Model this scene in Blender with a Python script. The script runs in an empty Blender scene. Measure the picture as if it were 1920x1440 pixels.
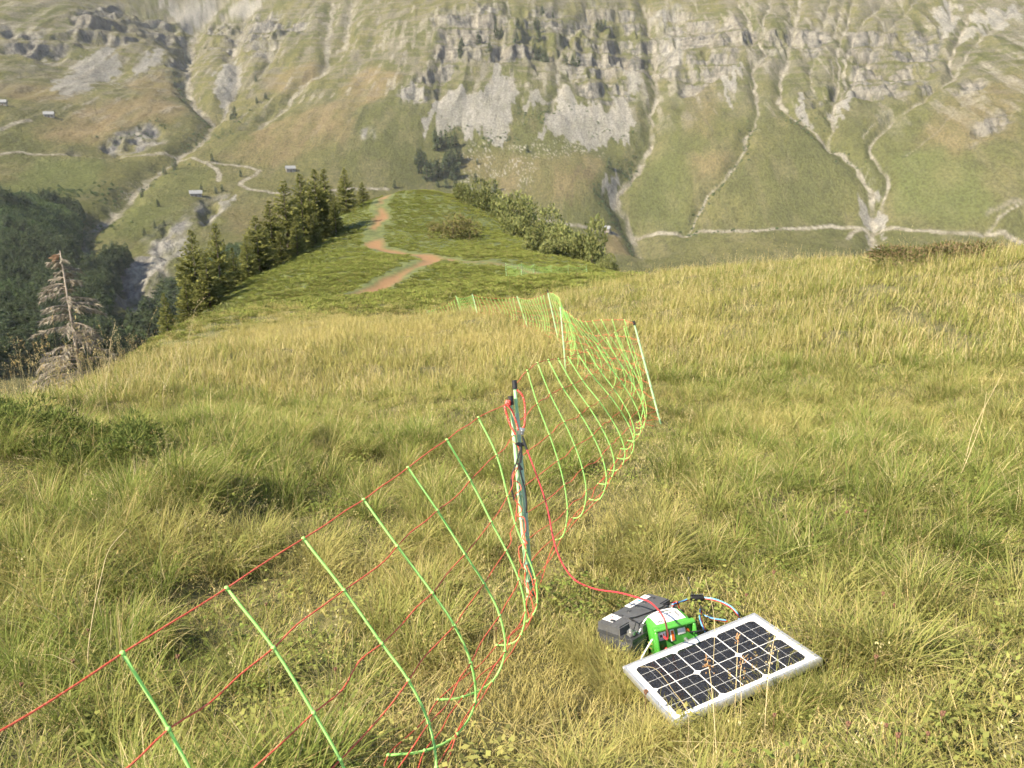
import bpy, math, random
import numpy as np
from mathutils import Vector, Matrix

# ------------------------------------------------------------------ camera, sky, sun, exposure
SC = bpy.context.scene
COL = SC.collection
FPX, PITCH, CZ = 1500.0, math.radians(17.0), 1.5          # focal length in photo pixels, downward pitch, eye level
cam_d = bpy.data.cameras.new('camera')
cam_d.sensor_width = 36.0
cam_d.lens = 36.0 * FPX / 1920.0
cam_d.clip_start = 0.05
cam_d.clip_end = 20000
cam_d.dof.use_dof = True
cam_d.dof.focus_distance = 3.0
cam_d.dof.aperture_fstop = 6.0
cam = bpy.data.objects.new('camera', cam_d)
COL.objects.link(cam)
cam.location = (0, 0, CZ)
cam.rotation_euler = (math.radians(90) - PITCH, 0, 0)
SC.camera = cam

SUN_EL, SUN_BEHIND = math.radians(42), math.radians(30)    # sun stands to the left and a little behind the camera
SUN_DIR = Vector((-math.cos(SUN_BEHIND) * math.cos(SUN_EL), -math.sin(SUN_BEHIND) * math.cos(SUN_EL), math.sin(SUN_EL)))
world = bpy.data.worlds.new('World')
SC.world = world
world.use_nodes = True
wnt = world.node_tree
sky_n = wnt.nodes.new('ShaderNodeTexSky')
sky_n.sky_type = 'NISHITA'
sky_n.sun_disc = False
sky_n.sun_elevation = SUN_EL
sky_n.sun_rotation = math.atan2(SUN_DIR.x, SUN_DIR.y)
sky_n.altitude = 1700
wnt.links.new(sky_n.outputs[0], wnt.nodes['Background'].inputs[0])
wnt.nodes['Background'].inputs[1].default_value = 0.090
sun_d = bpy.data.lights.new('sun', 'SUN')
sun_d.energy = 5.0
sun_d.angle = math.radians(0.5)
sun_d.color = (1.0, 0.885, 0.69)
sun = bpy.data.objects.new('sun', sun_d)
COL.objects.link(sun)
sun.rotation_euler = SUN_DIR.to_track_quat('Z', 'Y').to_euler()
sun.location = (0, 0, 60)
SC.view_settings.view_transform = 'Standard'
SC.view_settings.look = 'None'
SC.view_settings.exposure = 1.5
SC.view_settings.gamma = 1
SC.view_settings.use_curve_mapping = False
SC.render.engine = 'CYCLES'
SC.cycles.max_bounces = 4
SC.cycles.diffuse_bounces = 2
SC.cycles.transmission_bounces = 3
SC.cycles.glossy_bounces = 2
SC.cycles.volume_bounces = 0
SC.cycles.transparent_max_bounces = 4
SC.cycles.use_adaptive_sampling = True
SC.cycles.adaptive_threshold = 0.05
SC.cycles.time_limit = 800
SC.cycles.use_denoising = True
SC.cycles.denoiser = 'OPENIMAGEDENOISE'
SC.cycles.denoising_input_passes = 'RGB_ALBEDO_NORMAL'
SC.cycles.sample_clamp_indirect = 4.0

# ------------------------------------------------------------------ helpers: placing
CP, SP = math.cos(PITCH), math.sin(PITCH)
def W(px, py, d):
    """world point seen at photo pixel (px, py) at depth d metres"""
    a, b = (px - 960) / FPX, (py - 720) / FPX
    return np.array([a * d, d * CP - b * d * SP, CZ - d * SP - b * d * CP])
def WR(px, py, R):
    """world point in the direction of photo pixel (px, py) at horizontal range R"""
    v = W(px, py, 1.0) - np.array([0, 0, CZ])
    return np.array([0, 0, CZ]) + v * R / math.hypot(v[0], v[1])

# ------------------------------------------------------------------ helpers: noise
def _hash(i, j, s):
    h = (i.astype(np.int64) * 374761393 + j.astype(np.int64) * 668265263 + s * 974711) & 0xffffffff
    h = ((h ^ (h >> 13)) * 1274126177) & 0xffffffff
    return ((h ^ (h >> 16)) & 0xffff) / 65535.0
def vnoise(x, y, s=0):
    x = np.asarray(x, float); y = np.asarray(y, float)
    i, j = np.floor(x), np.floor(y)
    u, v = x - i, y - j
    u = u * u * u * (u * (u * 6 - 15) + 10); v = v * v * v * (v * (v * 6 - 15) + 10)
    i = i.astype(np.int64); j = j.astype(np.int64)
    a, b, c, d = _hash(i, j, s), _hash(i + 1, j, s), _hash(i, j + 1, s), _hash(i + 1, j + 1, s)
    return (a * (1 - u) + b * u) * (1 - v) + (c * (1 - u) + d * u) * v
def fbm(x, y, o=4, s=0, g=0.5):
    """fractal noise, about -1..1"""
    t, a, n = 0, 1.0, 0
    for k in range(o):
        ca, sa = math.cos(.6 * k), math.sin(.6 * k)
        t = t + a * (vnoise((x * ca - y * sa) * 2 ** k + 17 * k, (x * sa + y * ca) * 2 ** k - 11 * k, s + k) * 2 - 1); n += a; a *= g
    return t / n * 1.5
def sstep(a, b, x):
    t = np.clip((x - a) / (b - a), 0, 1)
    return t * t * (3 - 2 * t)
class TPS:
    """thin plate surface through scattered points"""
    def __init__(self, P, smooth=0.0):
        P = np.array(P, float); self.c = P[:, :2].mean(0); self.s = P[:, :2].std()
        X = (P[:, :2] - self.c) / self.s; n = len(X); self.X = X
        K = self.k(np.linalg.norm(X[:, None] - X[None], axis=2)) + np.eye(n) * smooth
        Q = np.c_[np.ones(n), X]
        A = np.block([[K, Q], [Q.T, np.zeros((3, 3))]])
        self.w = np.linalg.solve(A, np.r_[P[:, 2], 0, 0, 0])
    @staticmethod
    def k(r):
        return np.where(r > 1e-9, r * r * np.log(np.maximum(r, 1e-9)), 0)
    def __call__(self, x, y):
        x = np.asarray(x, float); sh = x.shape
        X = (np.c_[x.ravel(), np.asarray(y, float).ravel()] - self.c) / self.s
        out = np.empty(len(X))
        for a in range(0, len(X), 20000):
            q = X[a:a + 20000]
            r2 = ((q[:, None] - self.X[None]) ** 2).sum(2)
            out[a:a + 20000] = (0.5 * r2 * np.log(np.maximum(r2, 1e-18))) @ self.w[:-3] + self.w[-3] + q @ self.w[-2:]
        return out.reshape(sh)

# ------------------------------------------------------------------ helpers: meshes and objects
def tag(o, label=None, cat=None, group=None, kind=None):
    for k, v in (('label', label), ('category', cat), ('group', group), ('kind', kind)):
        if v: o[k] = v
    return o
def link(o, parent=None):
    COL.objects.link(o)
    if parent is not None: o.parent = parent
    return o
def empty(name, loc, label, cat, group=None):
    o = link(bpy.data.objects.new(name, None)); o.location = loc; o.empty_display_size = 0.1
    return tag(o, label, cat, group)
def mesh_np(name, V, Fq, mats=(), smooth=True, attrs=None):
    """V (n,3); Fq list of face index arrays (m,k) joined together"""
    me = bpy.data.meshes.new(name)
    if not isinstance(Fq, (list, tuple)): Fq = [Fq]
    Fq = [np.asarray(f, np.int64) for f in Fq if len(f)]
    tot = np.concatenate([np.full(len(f), f.shape[1]) for f in Fq])
    lv = np.concatenate([f.ravel() for f in Fq])
    me.vertices.add(len(V)); me.vertices.foreach_set('co', np.asarray(V, np.float32).ravel())
    me.loops.add(len(lv)); me.loops.foreach_set('vertex_index', lv.astype(np.int32))
    me.polygons.add(len(tot))
    me.polygons.foreach_set('loop_start', (np.cumsum(tot) - tot).astype(np.int32))
    me.polygons.foreach_set('loop_total', tot.astype(np.int32))
    if smooth: me.polygons.foreach_set('use_smooth', np.ones(len(tot), bool))
    for k, v in (attrs or {}).items():
        v = np.asarray(v, np.float32)
        if v.ndim == 1:
            me.attributes.new(k, 'FLOAT', 'POINT').data.foreach_set('value', v)
        else:
            if v.shape[1] == 3: v = np.c_[v, np.ones(len(v), np.float32)]
            me.attributes.new(k, 'FLOAT_COLOR', 'POINT').data.foreach_set('color', v.ravel())
    for m in mats: me.materials.append(m)
    me.update(calc_edges=True); me.validate()
    return me
class MB:
    """collects shapes, then becomes one mesh"""
    def __init__(self): self.v, self.f, self.n, self.mi = [], [], 0, []
    def add(self, V, F, m=0):
        self.v.append(np.asarray(V, float).reshape(-1, 3))
        for f in F: self.f.append([i + self.n for i in f]); self.mi.append(m)
        self.n += len(self.v[-1]); return self
    def box(self, c, s, M=None, bev=0.0, m=0):
        c, h = np.array(c, float), np.array(s, float) / 2
        if bev <= 0:
            V = np.array([[x, y, z] for x in (-1, 1) for y in (-1, 1) for z in (-1, 1)], float) * h
            F = [(0, 1, 3, 2), (4, 6, 7, 5), (0, 4, 5, 1), (2, 3, 7, 6), (0, 2, 6, 4), (1, 5, 7, 3)]
        else:
            b = min(bev, h.min() * .95); V, F = [], []
            ring = []
            for zz, ins in ((-h[2], b), (-h[2] + b, 0), (h[2] - b, 0), (h[2], b)):
                r = []
                for (sx, sy) in ((1, 1), (-1, 1), (-1, -1), (1, -1)):
                    hx, hy = h[0] - ins * .6, h[1] - ins * .6
                    q = [(sx * hx, sy * (hy - b)), (sx * (hx - b * .3), sy * (hy - b * .3)), (sx * (hx - b), sy * hy)]
                    if sx * sy < 0: q = q[::-1]
                    for p in q: r.append(len(V)); V.append((p[0], p[1], zz))
                ring.append(r)
            n = len(ring[0])
            for a, bb in zip(ring[:-1], ring[1:]):
                for i in range(n): F.append((a[i], a[(i + 1) % n], bb[(i + 1) % n], bb[i]))
            F.append(tuple(ring[-1])); F.append(tuple(ring[0][::-1]))
            V = np.array(V)
        if M is not None: V = V @ np.array(M)[:3, :3].T
        return self.add(V + c, F, m)
    def tube(self, P, r, n=6, m=0, caps=True):
        P = np.array(P, float); k = len(P); r = np.broadcast_to(np.asarray(r, float), (k,))
        T = np.gradient(P, axis=0); T /= np.linalg.norm(T, axis=1)[:, None] + 1e-12
        up = np.array([0, 0, 1.0]) if abs(T[0, 2]) < .9 else np.array([1.0, 0, 0])
        V = []; u = np.cross(T[0], up); u /= np.linalg.norm(u)
        an = np.arange(n) * 2 * math.pi / n
        for i in range(k):
            u = u - T[i] * (u @ T[i]); u /= np.linalg.norm(u) + 1e-12
            w = np.cross(T[i], u)
            V.append(P[i] + r[i] * (np.cos(an)[:, None] * u + np.sin(an)[:, None] * w))
        F = [(i * n + j, i * n + (j + 1) % n, (i + 1) * n + (j + 1) % n, (i + 1) * n + j) for i in range(k - 1) for j in range(n)]
        if caps: F += [tuple(range(n))[::-1], tuple((k - 1) * n + j for j in range(n))]
        return self.add(np.concatenate(V), F, m)
    def cyl(self, p0, p1, r0, r1=None, n=12, m=0):
        return self.tube([p0, p1], [r0, r0 if r1 is None else r1], n, m)
    def ball(self, c, r, n=8, k=5, m=0):
        r = np.broadcast_to(np.asarray(r, float), (3,)); V = [(0, 0, -1)]; F = []
        for i in range(1, k):
            t = -math.pi / 2 + math.pi * i / k
            V += [(math.cos(t) * math.cos(2 * math.pi * j / n), math.cos(t) * math.sin(2 * math.pi * j / n), math.sin(t)) for j in range(n)]
        V.append((0, 0, 1)); L = len(V) - 1
        for j in range(n):
            F.append((0, 1 + (j + 1) % n, 1 + j)); F.append((L, L - n + j, L - n + (j + 1) % n))
            for i in range(k - 2): F.append((1 + i * n + j, 1 + i * n + (j + 1) % n, 1 + (i + 1) * n + (j + 1) % n, 1 + (i + 1) * n + j))
        return self.add(np.array(V) * r + np.array(c, float), F, m)
    def mesh(self, name, mats, smooth=True, xf=None):
        V = np.concatenate(self.v)
        if xf is not None: V = V @ np.array(xf)[:3, :3].T + np.array(xf)[:3, 3]
        me = bpy.data.meshes.new(name); me.from_pydata(V.tolist(), [], self.f)
        for m in (mats if isinstance(mats, (list, tuple)) else [mats]): me.materials.append(m)
        if any(self.mi): me.polygons.foreach_set('material_index', self.mi)
        if smooth:
            me.polygons.foreach_set('use_smooth', [True] * len(me.polygons))
            if smooth != 'all': me.set_sharp_from_angle(angle=math.radians(35))
        me.update(); return me
    def build(self, name, mats, parent=None, smooth=True, xf=None, local=False):
        """one mesh object; vertices are given in world space and moved into the parent's space"""
        o = bpy.data.objects.new(name, self.mesh(name, mats, smooth, xf)); link(o, parent)
        if parent is not None and not local: o.matrix_parent_inverse = root_inverse(parent)
        return o
def world_of(o):
    M = Matrix.LocRotScale(o.location, o.rotation_euler, o.scale)
    return world_of(o.parent) @ o.matrix_parent_inverse @ M if o.parent else M
def root_inverse(o): return world_of(o).inverted()
def smooth_path(P, k=6):
    """Catmull-Rom through points"""
    P = np.array(P, float); Q = np.vstack([2 * P[0] - P[1], P, 2 * P[-1] - P[-2]]); out = []
    for i in range(1, len(Q) - 2):
        a, b, c, d = Q[i - 1], Q[i], Q[i + 1], Q[i + 2]
        for t in np.arange(k) / k:
            out.append(.5 * (2 * b + (c - a) * t + (2 * a - 5 * b + 4 * c - d) * t * t + (3 * b - a - 3 * c + d) * t ** 3))
    out.append(P[-1]); return np.array(out)

# ------------------------------------------------------------------ helpers: materials
class NT:
    def __init__(self, name):
        self.m = bpy.data.materials.new(name); self.m.use_nodes = True; self.t = self.m.node_tree
        self.t.nodes.clear(); self.out = self.t.nodes.new('ShaderNodeOutputMaterial')
    def n(self, kind, **kw):
        q = self.t.nodes.new('ShaderNode' + kind)
        for k, v in kw.items():
            if hasattr(q, k): setattr(q, k, v)
        return q
    def l(self, a, b): self.t.links.new(a, b)
    def set(self, sock, v):
        if isinstance(v, bpy.types.NodeSocket): self.l(v, sock)
        elif isinstance(v, (tuple, list)) and len(v) == 3 and sock.type == 'RGBA': sock.default_value = (*v, 1)
        else: sock.default_value = v
    def mix(self, f, a, b, mode='MIX'):
        q = self.n('Mix', data_type='RGBA', blend_type=mode)
        self.set(q.inputs[0], f); self.set(q.inputs[6], a); self.set(q.inputs[7], b); return q.outputs[2]
    def math(self, op, a, b=0.0, clamp=False):
        q = self.n('Math', operation=op, use_clamp=clamp); self.set(q.inputs[0], a); self.set(q.inputs[1], b); return q.outputs[0]
    def ramp(self, v, a, b, lo=0.0, hi=1.0):
        q = self.n('MapRange', interpolation_type='SMOOTHSTEP'); self.set(q.inputs[0], v)
        for i, x in enumerate((a, b, lo, hi)): q.inputs[i + 1].default_value = x
        return q.outputs[0]
    def pos(self, scale=(1, 1, 1)):
        g = self.n('NewGeometry'); q = self.n('VectorMath', operation='MULTIPLY'); self.l(g.outputs['Position'], q.inputs[0])
        q.inputs[1].default_value = scale; return q.outputs[0]
    def noise(self, scale, detail=4, vec=None, rough=.55):
        q = self.n('TexNoise'); q.inputs['Scale'].default_value = scale; q.inputs['Detail'].default_value = detail
        q.inputs['Roughness'].default_value = rough
        if vec is not None: self.l(vec, q.inputs['Vector'])
        return q.outputs[0]
    def attr(self, name, kind='GEOMETRY'):
        q = self.n('Attribute', attribute_name=name); q.attribute_type = kind; return q
    def bump(self, h, strength, dist):
        q = self.n('Bump'); q.inputs['Strength'].default_value = strength; q.inputs['Distance'].default_value = dist
        self.l(h, q.inputs['Height']); return q.outputs[0]
    def pbr(self, color, rough=.6, metal=0.0, normal=None, **kw):
        q = self.n('BsdfPrincipled'); self.set(q.inputs['Base Color'], color); self.set(q.inputs['Roughness'], rough)
        self.set(q.inputs['Metallic'], metal)
        if normal is not None: self.l(normal, q.inputs['Normal'])
        for k, v in kw.items(): self.set(q.inputs[k.replace('_', ' ')], v)
        self.l(q.outputs[0], self.out.inputs[0]); return self.m
    def leaf(self, color, trans=.35, normal=None):
        a = self.n('BsdfDiffuse'); b = self.n('BsdfTranslucent'); s = self.n('MixShader')
        self.set(a.inputs[0], color); self.set(b.inputs[0], color); s.inputs[0].default_value = trans
        self.l(a.outputs[0], s.inputs[1]); self.l(b.outputs[0], s.inputs[2]); self.l(s.outputs[0], self.out.inputs[0]); return self.m
def simple(name, color, rough=.6, metal=0.0, grain=.12, gscale=60, bump=0.0, **kw):
    """a plain surface with fine uneven tone and wear"""
    t = NT(name); co = t.n('TexCoord').outputs['Object']
    n = t.noise(gscale, 4, co); big = t.noise(gscale * .12, 3, co)
    f = t.math('MULTIPLY', n, big)
    c = t.mix(t.ramp(f, .1, .45), tuple(x * (1 - grain) for x in color), tuple(min(1, x * (1 + grain)) for x in color))
    r = t.ramp(n, .3, .7, max(.03, rough - .08), min(1, rough + .08))
    return t.pbr(c, r, metal, t.bump(n, .4, bump) if bump else None, **kw)
# ------------------------------------------------------------------ the near hillside: meadow, saddle and knoll
NEAR = [tuple(W(*p)) for p in [
    (700, 1440, 2.15), (1100, 1440, 2.2), (1600, 1440, 2.2), (1180, 1245, 3.05), (1300, 1185, 3.2),
    (1000, 1128, 3.6), (700, 1150, 3.5), (300, 1150, 3.4), (60, 1300, 2.7), (1850, 1150, 3.05), (1500, 1000, 4.0),
    (1240, 800, 7.2), (1600, 800, 6.3), (1880, 800, 6.0), (950, 830, 6.4), (500, 880, 5.6), (100, 885, 5.4), (230, 850, 6.2),
    (1060, 705, 10.4), (1048, 640, 13.6), (991, 614, 17), (867, 596, 24), (765, 625, 29), (1500, 640, 10.2), (1800, 620, 9.6),
    (0, 815, 7.2), (130, 765, 8.6), (250, 695, 12.4), (450, 662, 18), (600, 605, 26), (330, 622, 30), (800, 640, 15), (650, 720, 11),
    (1300, 512, 22), (1500, 499, 18), (1760, 492, 15), (1900, 475, 14), (1150, 560, 18),
    (750, 545, 48), (620, 565, 45), (900, 532, 50), (1000, 527, 46), (1150, 520, 38), (1200, 515, 40),
    (450, 590, 44), (700, 460, 75), (780, 480, 68), (830, 430, 86), (735, 364, 112), (650, 400, 100), (560, 470, 80),
    (480, 520, 68), (420, 560, 58), (900, 387, 105), (980, 432, 95), (1050, 472, 80), (1130, 504, 62)]]
NEAR += [(-8, 9, -2.9), (-11, 13, -5.4), (-16, 20, -9.5), (-22, 30, -13.5), (-32, 48, -20), (-46, 50, -33), (-34, 70, -19), (-50, 72, -36), (-36, 95, -18),
         (-52, 100, -36), (-36, 118, -21), (-16, 136, -13), (-8, 160, -32), (10, 140, -26), (14, 100, -18), (16, 80, -17), (18, 62, -15), (20, 45, -11.5),
         (32, 45, -20), (32, 80, -34), (24, 112, -32), (12, 23, -3.2), (17, 30, -8.5), (10, 32, -5.6), (14, 18, -1.7), (22, 20, -6), (34, 25, -15),
         (0, -3, .4), (4, -3, .7), (-4, -3, .1), (-9, 2, -1.2), (9, 3, 1.0), (16, 6, 1.2), (-18, 5, -6), (-30, 20, -17), (0, -9, 1.4)]
for px_, py_, d_, s_ in ((1166, 1251, 2.907, .050), (1415, 1147, 3.038, .075), (1541, 1235, 2.655, .055), (1262, 1354, 2.524, .022), (1400, 1297, 2.59, .036)):
    q_ = W(px_, py_, d_); NEAR.append((q_[0], q_[1], q_[2] - s_))     # the ground just under the solar panel's corners
_near = TPS(NEAR, 1e-5)
def heath_mask(x, y):
    """1 where dwarf shrubs replace the meadow grass"""
    x = np.asarray(x, float); y = np.asarray(y, float)
    edge = 31 + 0.10 * x + 4.0 * fbm(x * .09, y * .09, 3, 5) - 8 * sstep(0, 9, x) * sstep(24, 34, y)
    return sstep(-9.0, 7.0, y - edge)
TRAIL = [W(*p) for p in [(742, 356, 112), (722, 378, 106), (712, 398, 98), (718, 415, 92), (703, 432, 85), (700, 450, 78), (712, 466, 73),
                         (790, 478, 68), (815, 489, 64), (790, 505, 59), (745, 520, 55), (700, 541, 50), (660, 552, 47), (600, 574, 42), (560, 592, 37)]]
TRAIL2 = [W(*p) for p in [(815, 489, 64), (860, 497, 61), (910, 503, 59), (960, 508, 57), (1010, 512, 52)]]
def line_dist(x, y, L):
    L = np.array(L)[:, :2]; d = np.full(np.shape(x), 1e9)
    for a, b in zip(L[:-1], L[1:]):
        ab = b - a; t = np.clip(((x - a[0]) * ab[0] + (y - a[1]) * ab[1]) / (ab @ ab), 0, 1)
        d = np.minimum(d, np.hypot(x - a[0] - t * ab[0], y - a[1] - t * ab[1]))
    return d
KIT = np.array([.75, 2.7])                                   # where the panel, battery and energiser stand
def trail_mask(x, y):
    w = .30 + .40 * fbm(x * .5, y * .25, 2, 31)
    d1 = line_dist(x, y, TRAIL) - w * (1.0 + .6 * np.exp(-((y - 80) / 5) ** 2) + .4 * np.exp(-((y - 66) / 6) ** 2)); d2 = line_dist(x, y, TRAIL2) - w * .5
    return np.maximum(sstep(.35, -.25, d1) * sstep(34, 44, y), sstep(.3, -.2, d2) * .8)
def ground_h(x, y, fine=True):
    x = np.asarray(x, float); y = np.asarray(y, float)
    h = _near(x, y)
    if fine:
        hm = heath_mask(x, y); r = np.hypot(x, y)
        calm = 1 - .75 * np.exp(-((x - KIT[0]) ** 2 + (y - KIT[1]) ** 2) / .5 ** 2)
        h = h + calm * (1 - hm) * (.10 * fbm(x * .45, y * .45, 3, 1) + .055 * fbm(x * 1.7, y * 1.7, 2, 2) * sstep(1.0, 3.5, r))
        h = h + .20 * (fbm(x * .8, y * .8, 2, 9) + .25) * sstep(-1.3, -2.4, x) * sstep(3.2, 4.4, y) * sstep(9.5, 7.0, y)      # hummocks on the left bank
        h = h + hm * (.19 * fbm(x * .28, y * .28, 4, 3)) - .12 * trail_mask(x, y)
    return h
r_rows = np.r_[np.linspace(.4, 9, 120), 9 * np.geomspace(1.012, 23.0, 300)]
a_cols = np.radians(np.r_[np.linspace(-100, -47, 40), np.linspace(-46, 46, 330), np.linspace(47, 100, 40)])
RR, AA = np.meshgrid(r_rows, a_cols, indexing='ij')
GX, GY = RR * np.sin(AA), RR * np.cos(AA)
GZ = ground_h(GX, GY)
GZ = GZ - sstep(125, 207, RR) * 60
nr, nc = RR.shape
idx = np.arange(nr * nc).reshape(nr, nc)
quads = np.stack([idx[:-1, :-1], idx[:-1, 1:], idx[1:, 1:], idx[1:, :-1]], -1).reshape(-1, 4)[:, ::-1]
m = NT('meadow_soil')
cov = m.attr('cover').outputs['Color']; sp = m.n('SeparateColor'); m.l(cov, sp.inputs[0])
p = m.pos()
nz = m.noise(9, 3, p)
thatch = m.mix(m.ramp(nz, .35, .65), (.055, .056, .018), (.13, .115, .044))
heath = m.mix(m.ramp(m.noise(1.6, 3, p, .65), .35, .62), (.05, .064, .017), (.105, .122, .033))
earth = m.mix(m.ramp(nz, .3, .7), (.165, .090, .036), (.21, .122, .054))
c = m.mix(sp.outputs[0], thatch, heath); c = m.mix(sp.outputs[1], c, earth)
m_soil = m.pbr(c, .95, 0, None)
ground = link(bpy.data.objects.new('ground', mesh_np('ground', np.c_[GX.ravel(), GY.ravel(), GZ.ravel()], quads, [m_soil],
    attrs={'cover': np.c_[heath_mask(GX, GY).ravel(), trail_mask(GX, GY).ravel(), np.zeros(GX.size)]})))
tag(ground, 'grassy alpine hillside running down to a heath covered knoll with a dirt trail', 'hillside', kind='structure')

# ------------------------------------------------------------------ the far side of the valley
FARP = [tuple(WR(*p)) for p in [
    (1200, 432, 930), (1400, 436, 900), (1620, 428, 930), (1900, 445, 900), (1450, 470, 840), (1240, 505, 800), (1700, 470, 850),
    (1500, 300, 1020), (1500, 200, 1130), (1500, 100, 1290), (1500, 0, 1480), (1800, 300, 1000), (1800, 150, 1200), (1800, 0, 1500), (1900, 380, 930),
    (1200, 300, 1040), (1210, 200, 1160), (1220, 100, 1370), (1200, 0, 1540), (900, 200, 1120), (950, 120, 1250), (900, 40, 1350), (900, 0, 1440),
    (850, 300, 1010), (900, 350, 960), (1100, 350, 950), (1100, 410, 910), (1080, 150, 1210), (1060, 60, 1380), (1350, 150, 1210), (1350, 60, 1330), (1330, 300, 1010),
    (700, 200, 1130), (700, 100, 1330), (700, 0, 1600), (640, 300, 980), (600, 250, 1050), (760, 330, 960), (395, 215, 1200), (350, 100, 1560), (340, 0, 1880),
    (500, 150, 1330), (500, 70, 1500), (560, 0, 1700), (200, 220, 1120), (100, 220, 1100), (200, 150, 1330), (200, 50, 1500), (150, 0, 1650), (300, 180, 1230),
    (0, 0, 1620), (0, 120, 1300), (0, 210, 1080), (330, 290, 1000), (100, 290, 980), (50, 350, 850), (250, 350, 880), (150, 400, 780), (145, 460, 700), (60, 400, 720), (0, 400, 700),
    (500, 350, 900), (545, 320, 960), (368, 367, 870), (450, 420, 780), (300, 430, 750), (200, 480, 680), (530, 440, 740),
    (380, 405, 790), (270, 480, 640), (260, 560, 560), (330, 480, 650), (420, 470, 650), (350, 560, 540), (60, 480, 600), (60, 560, 480), (100, 640, 400), (190, 620, 440), (0, 650, 380),
    (300, 600, 450), (1500, -300, 1950), (900, -300, 2000), (200, -300, 2250), (1900, -300, 1950), (0, -300, 2200), (-500, 200, 1150), (-500, 0, 1600), (-500, 400, 650), (2400, 200, 1150), (2400, 0, 1500), (2400, 430, 900)]]
for az, R, z in [(-32, 200, -74), (0, 200, -86), (25, 200, -70), (-32, 300, -95), (-12, 300, -118), (10, 300, -125), (30, 300, -115), (-10, 450, -122), (10, 450, -138), (30, 450, -135),
                 (5, 620, -140), (25, 640, -135), (-5, 620, -125), (50, 300, -90), (-55, 300, -90), (50, 700, -130), (-40, 3000, 1150), (-15, 3000, 1150), (15, 3000, 1150), (40, 3000, 1150)]:
    FARP.append((R * math.sin(math.radians(az)), R * math.cos(math.radians(az)), z))
_far = TPS(FARP, 2e-5)
_LR = np.geomspace(350, 2600, 420)
def onfar(pts):
    """photo pixels -> points on the far slope"""
    out = []
    for px, py in pts:
        v = W(px, py, 1.0) - np.array([0, 0, CZ]); v = v / math.hypot(v[0], v[1])
        X, Y, Z = v[0] * _LR, v[1] * _LR, CZ + v[2] * _LR
        hit = np.nonzero(Z < _far(X, Y))[0]
        k = hit[0] if len(hit) else len(_LR) - 1
        out.append((X[k], Y[k]))
    return np.array(out)
def c1(*p): return onfar([(x / 3, y / 3) for x, y in p])
def c2(*p): return onfar([(640 + x / 3, y / 3) for x, y in p])
def c3(*p): return onfar([(1280 + x / 3, y / 3) for x, y in p])
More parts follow.
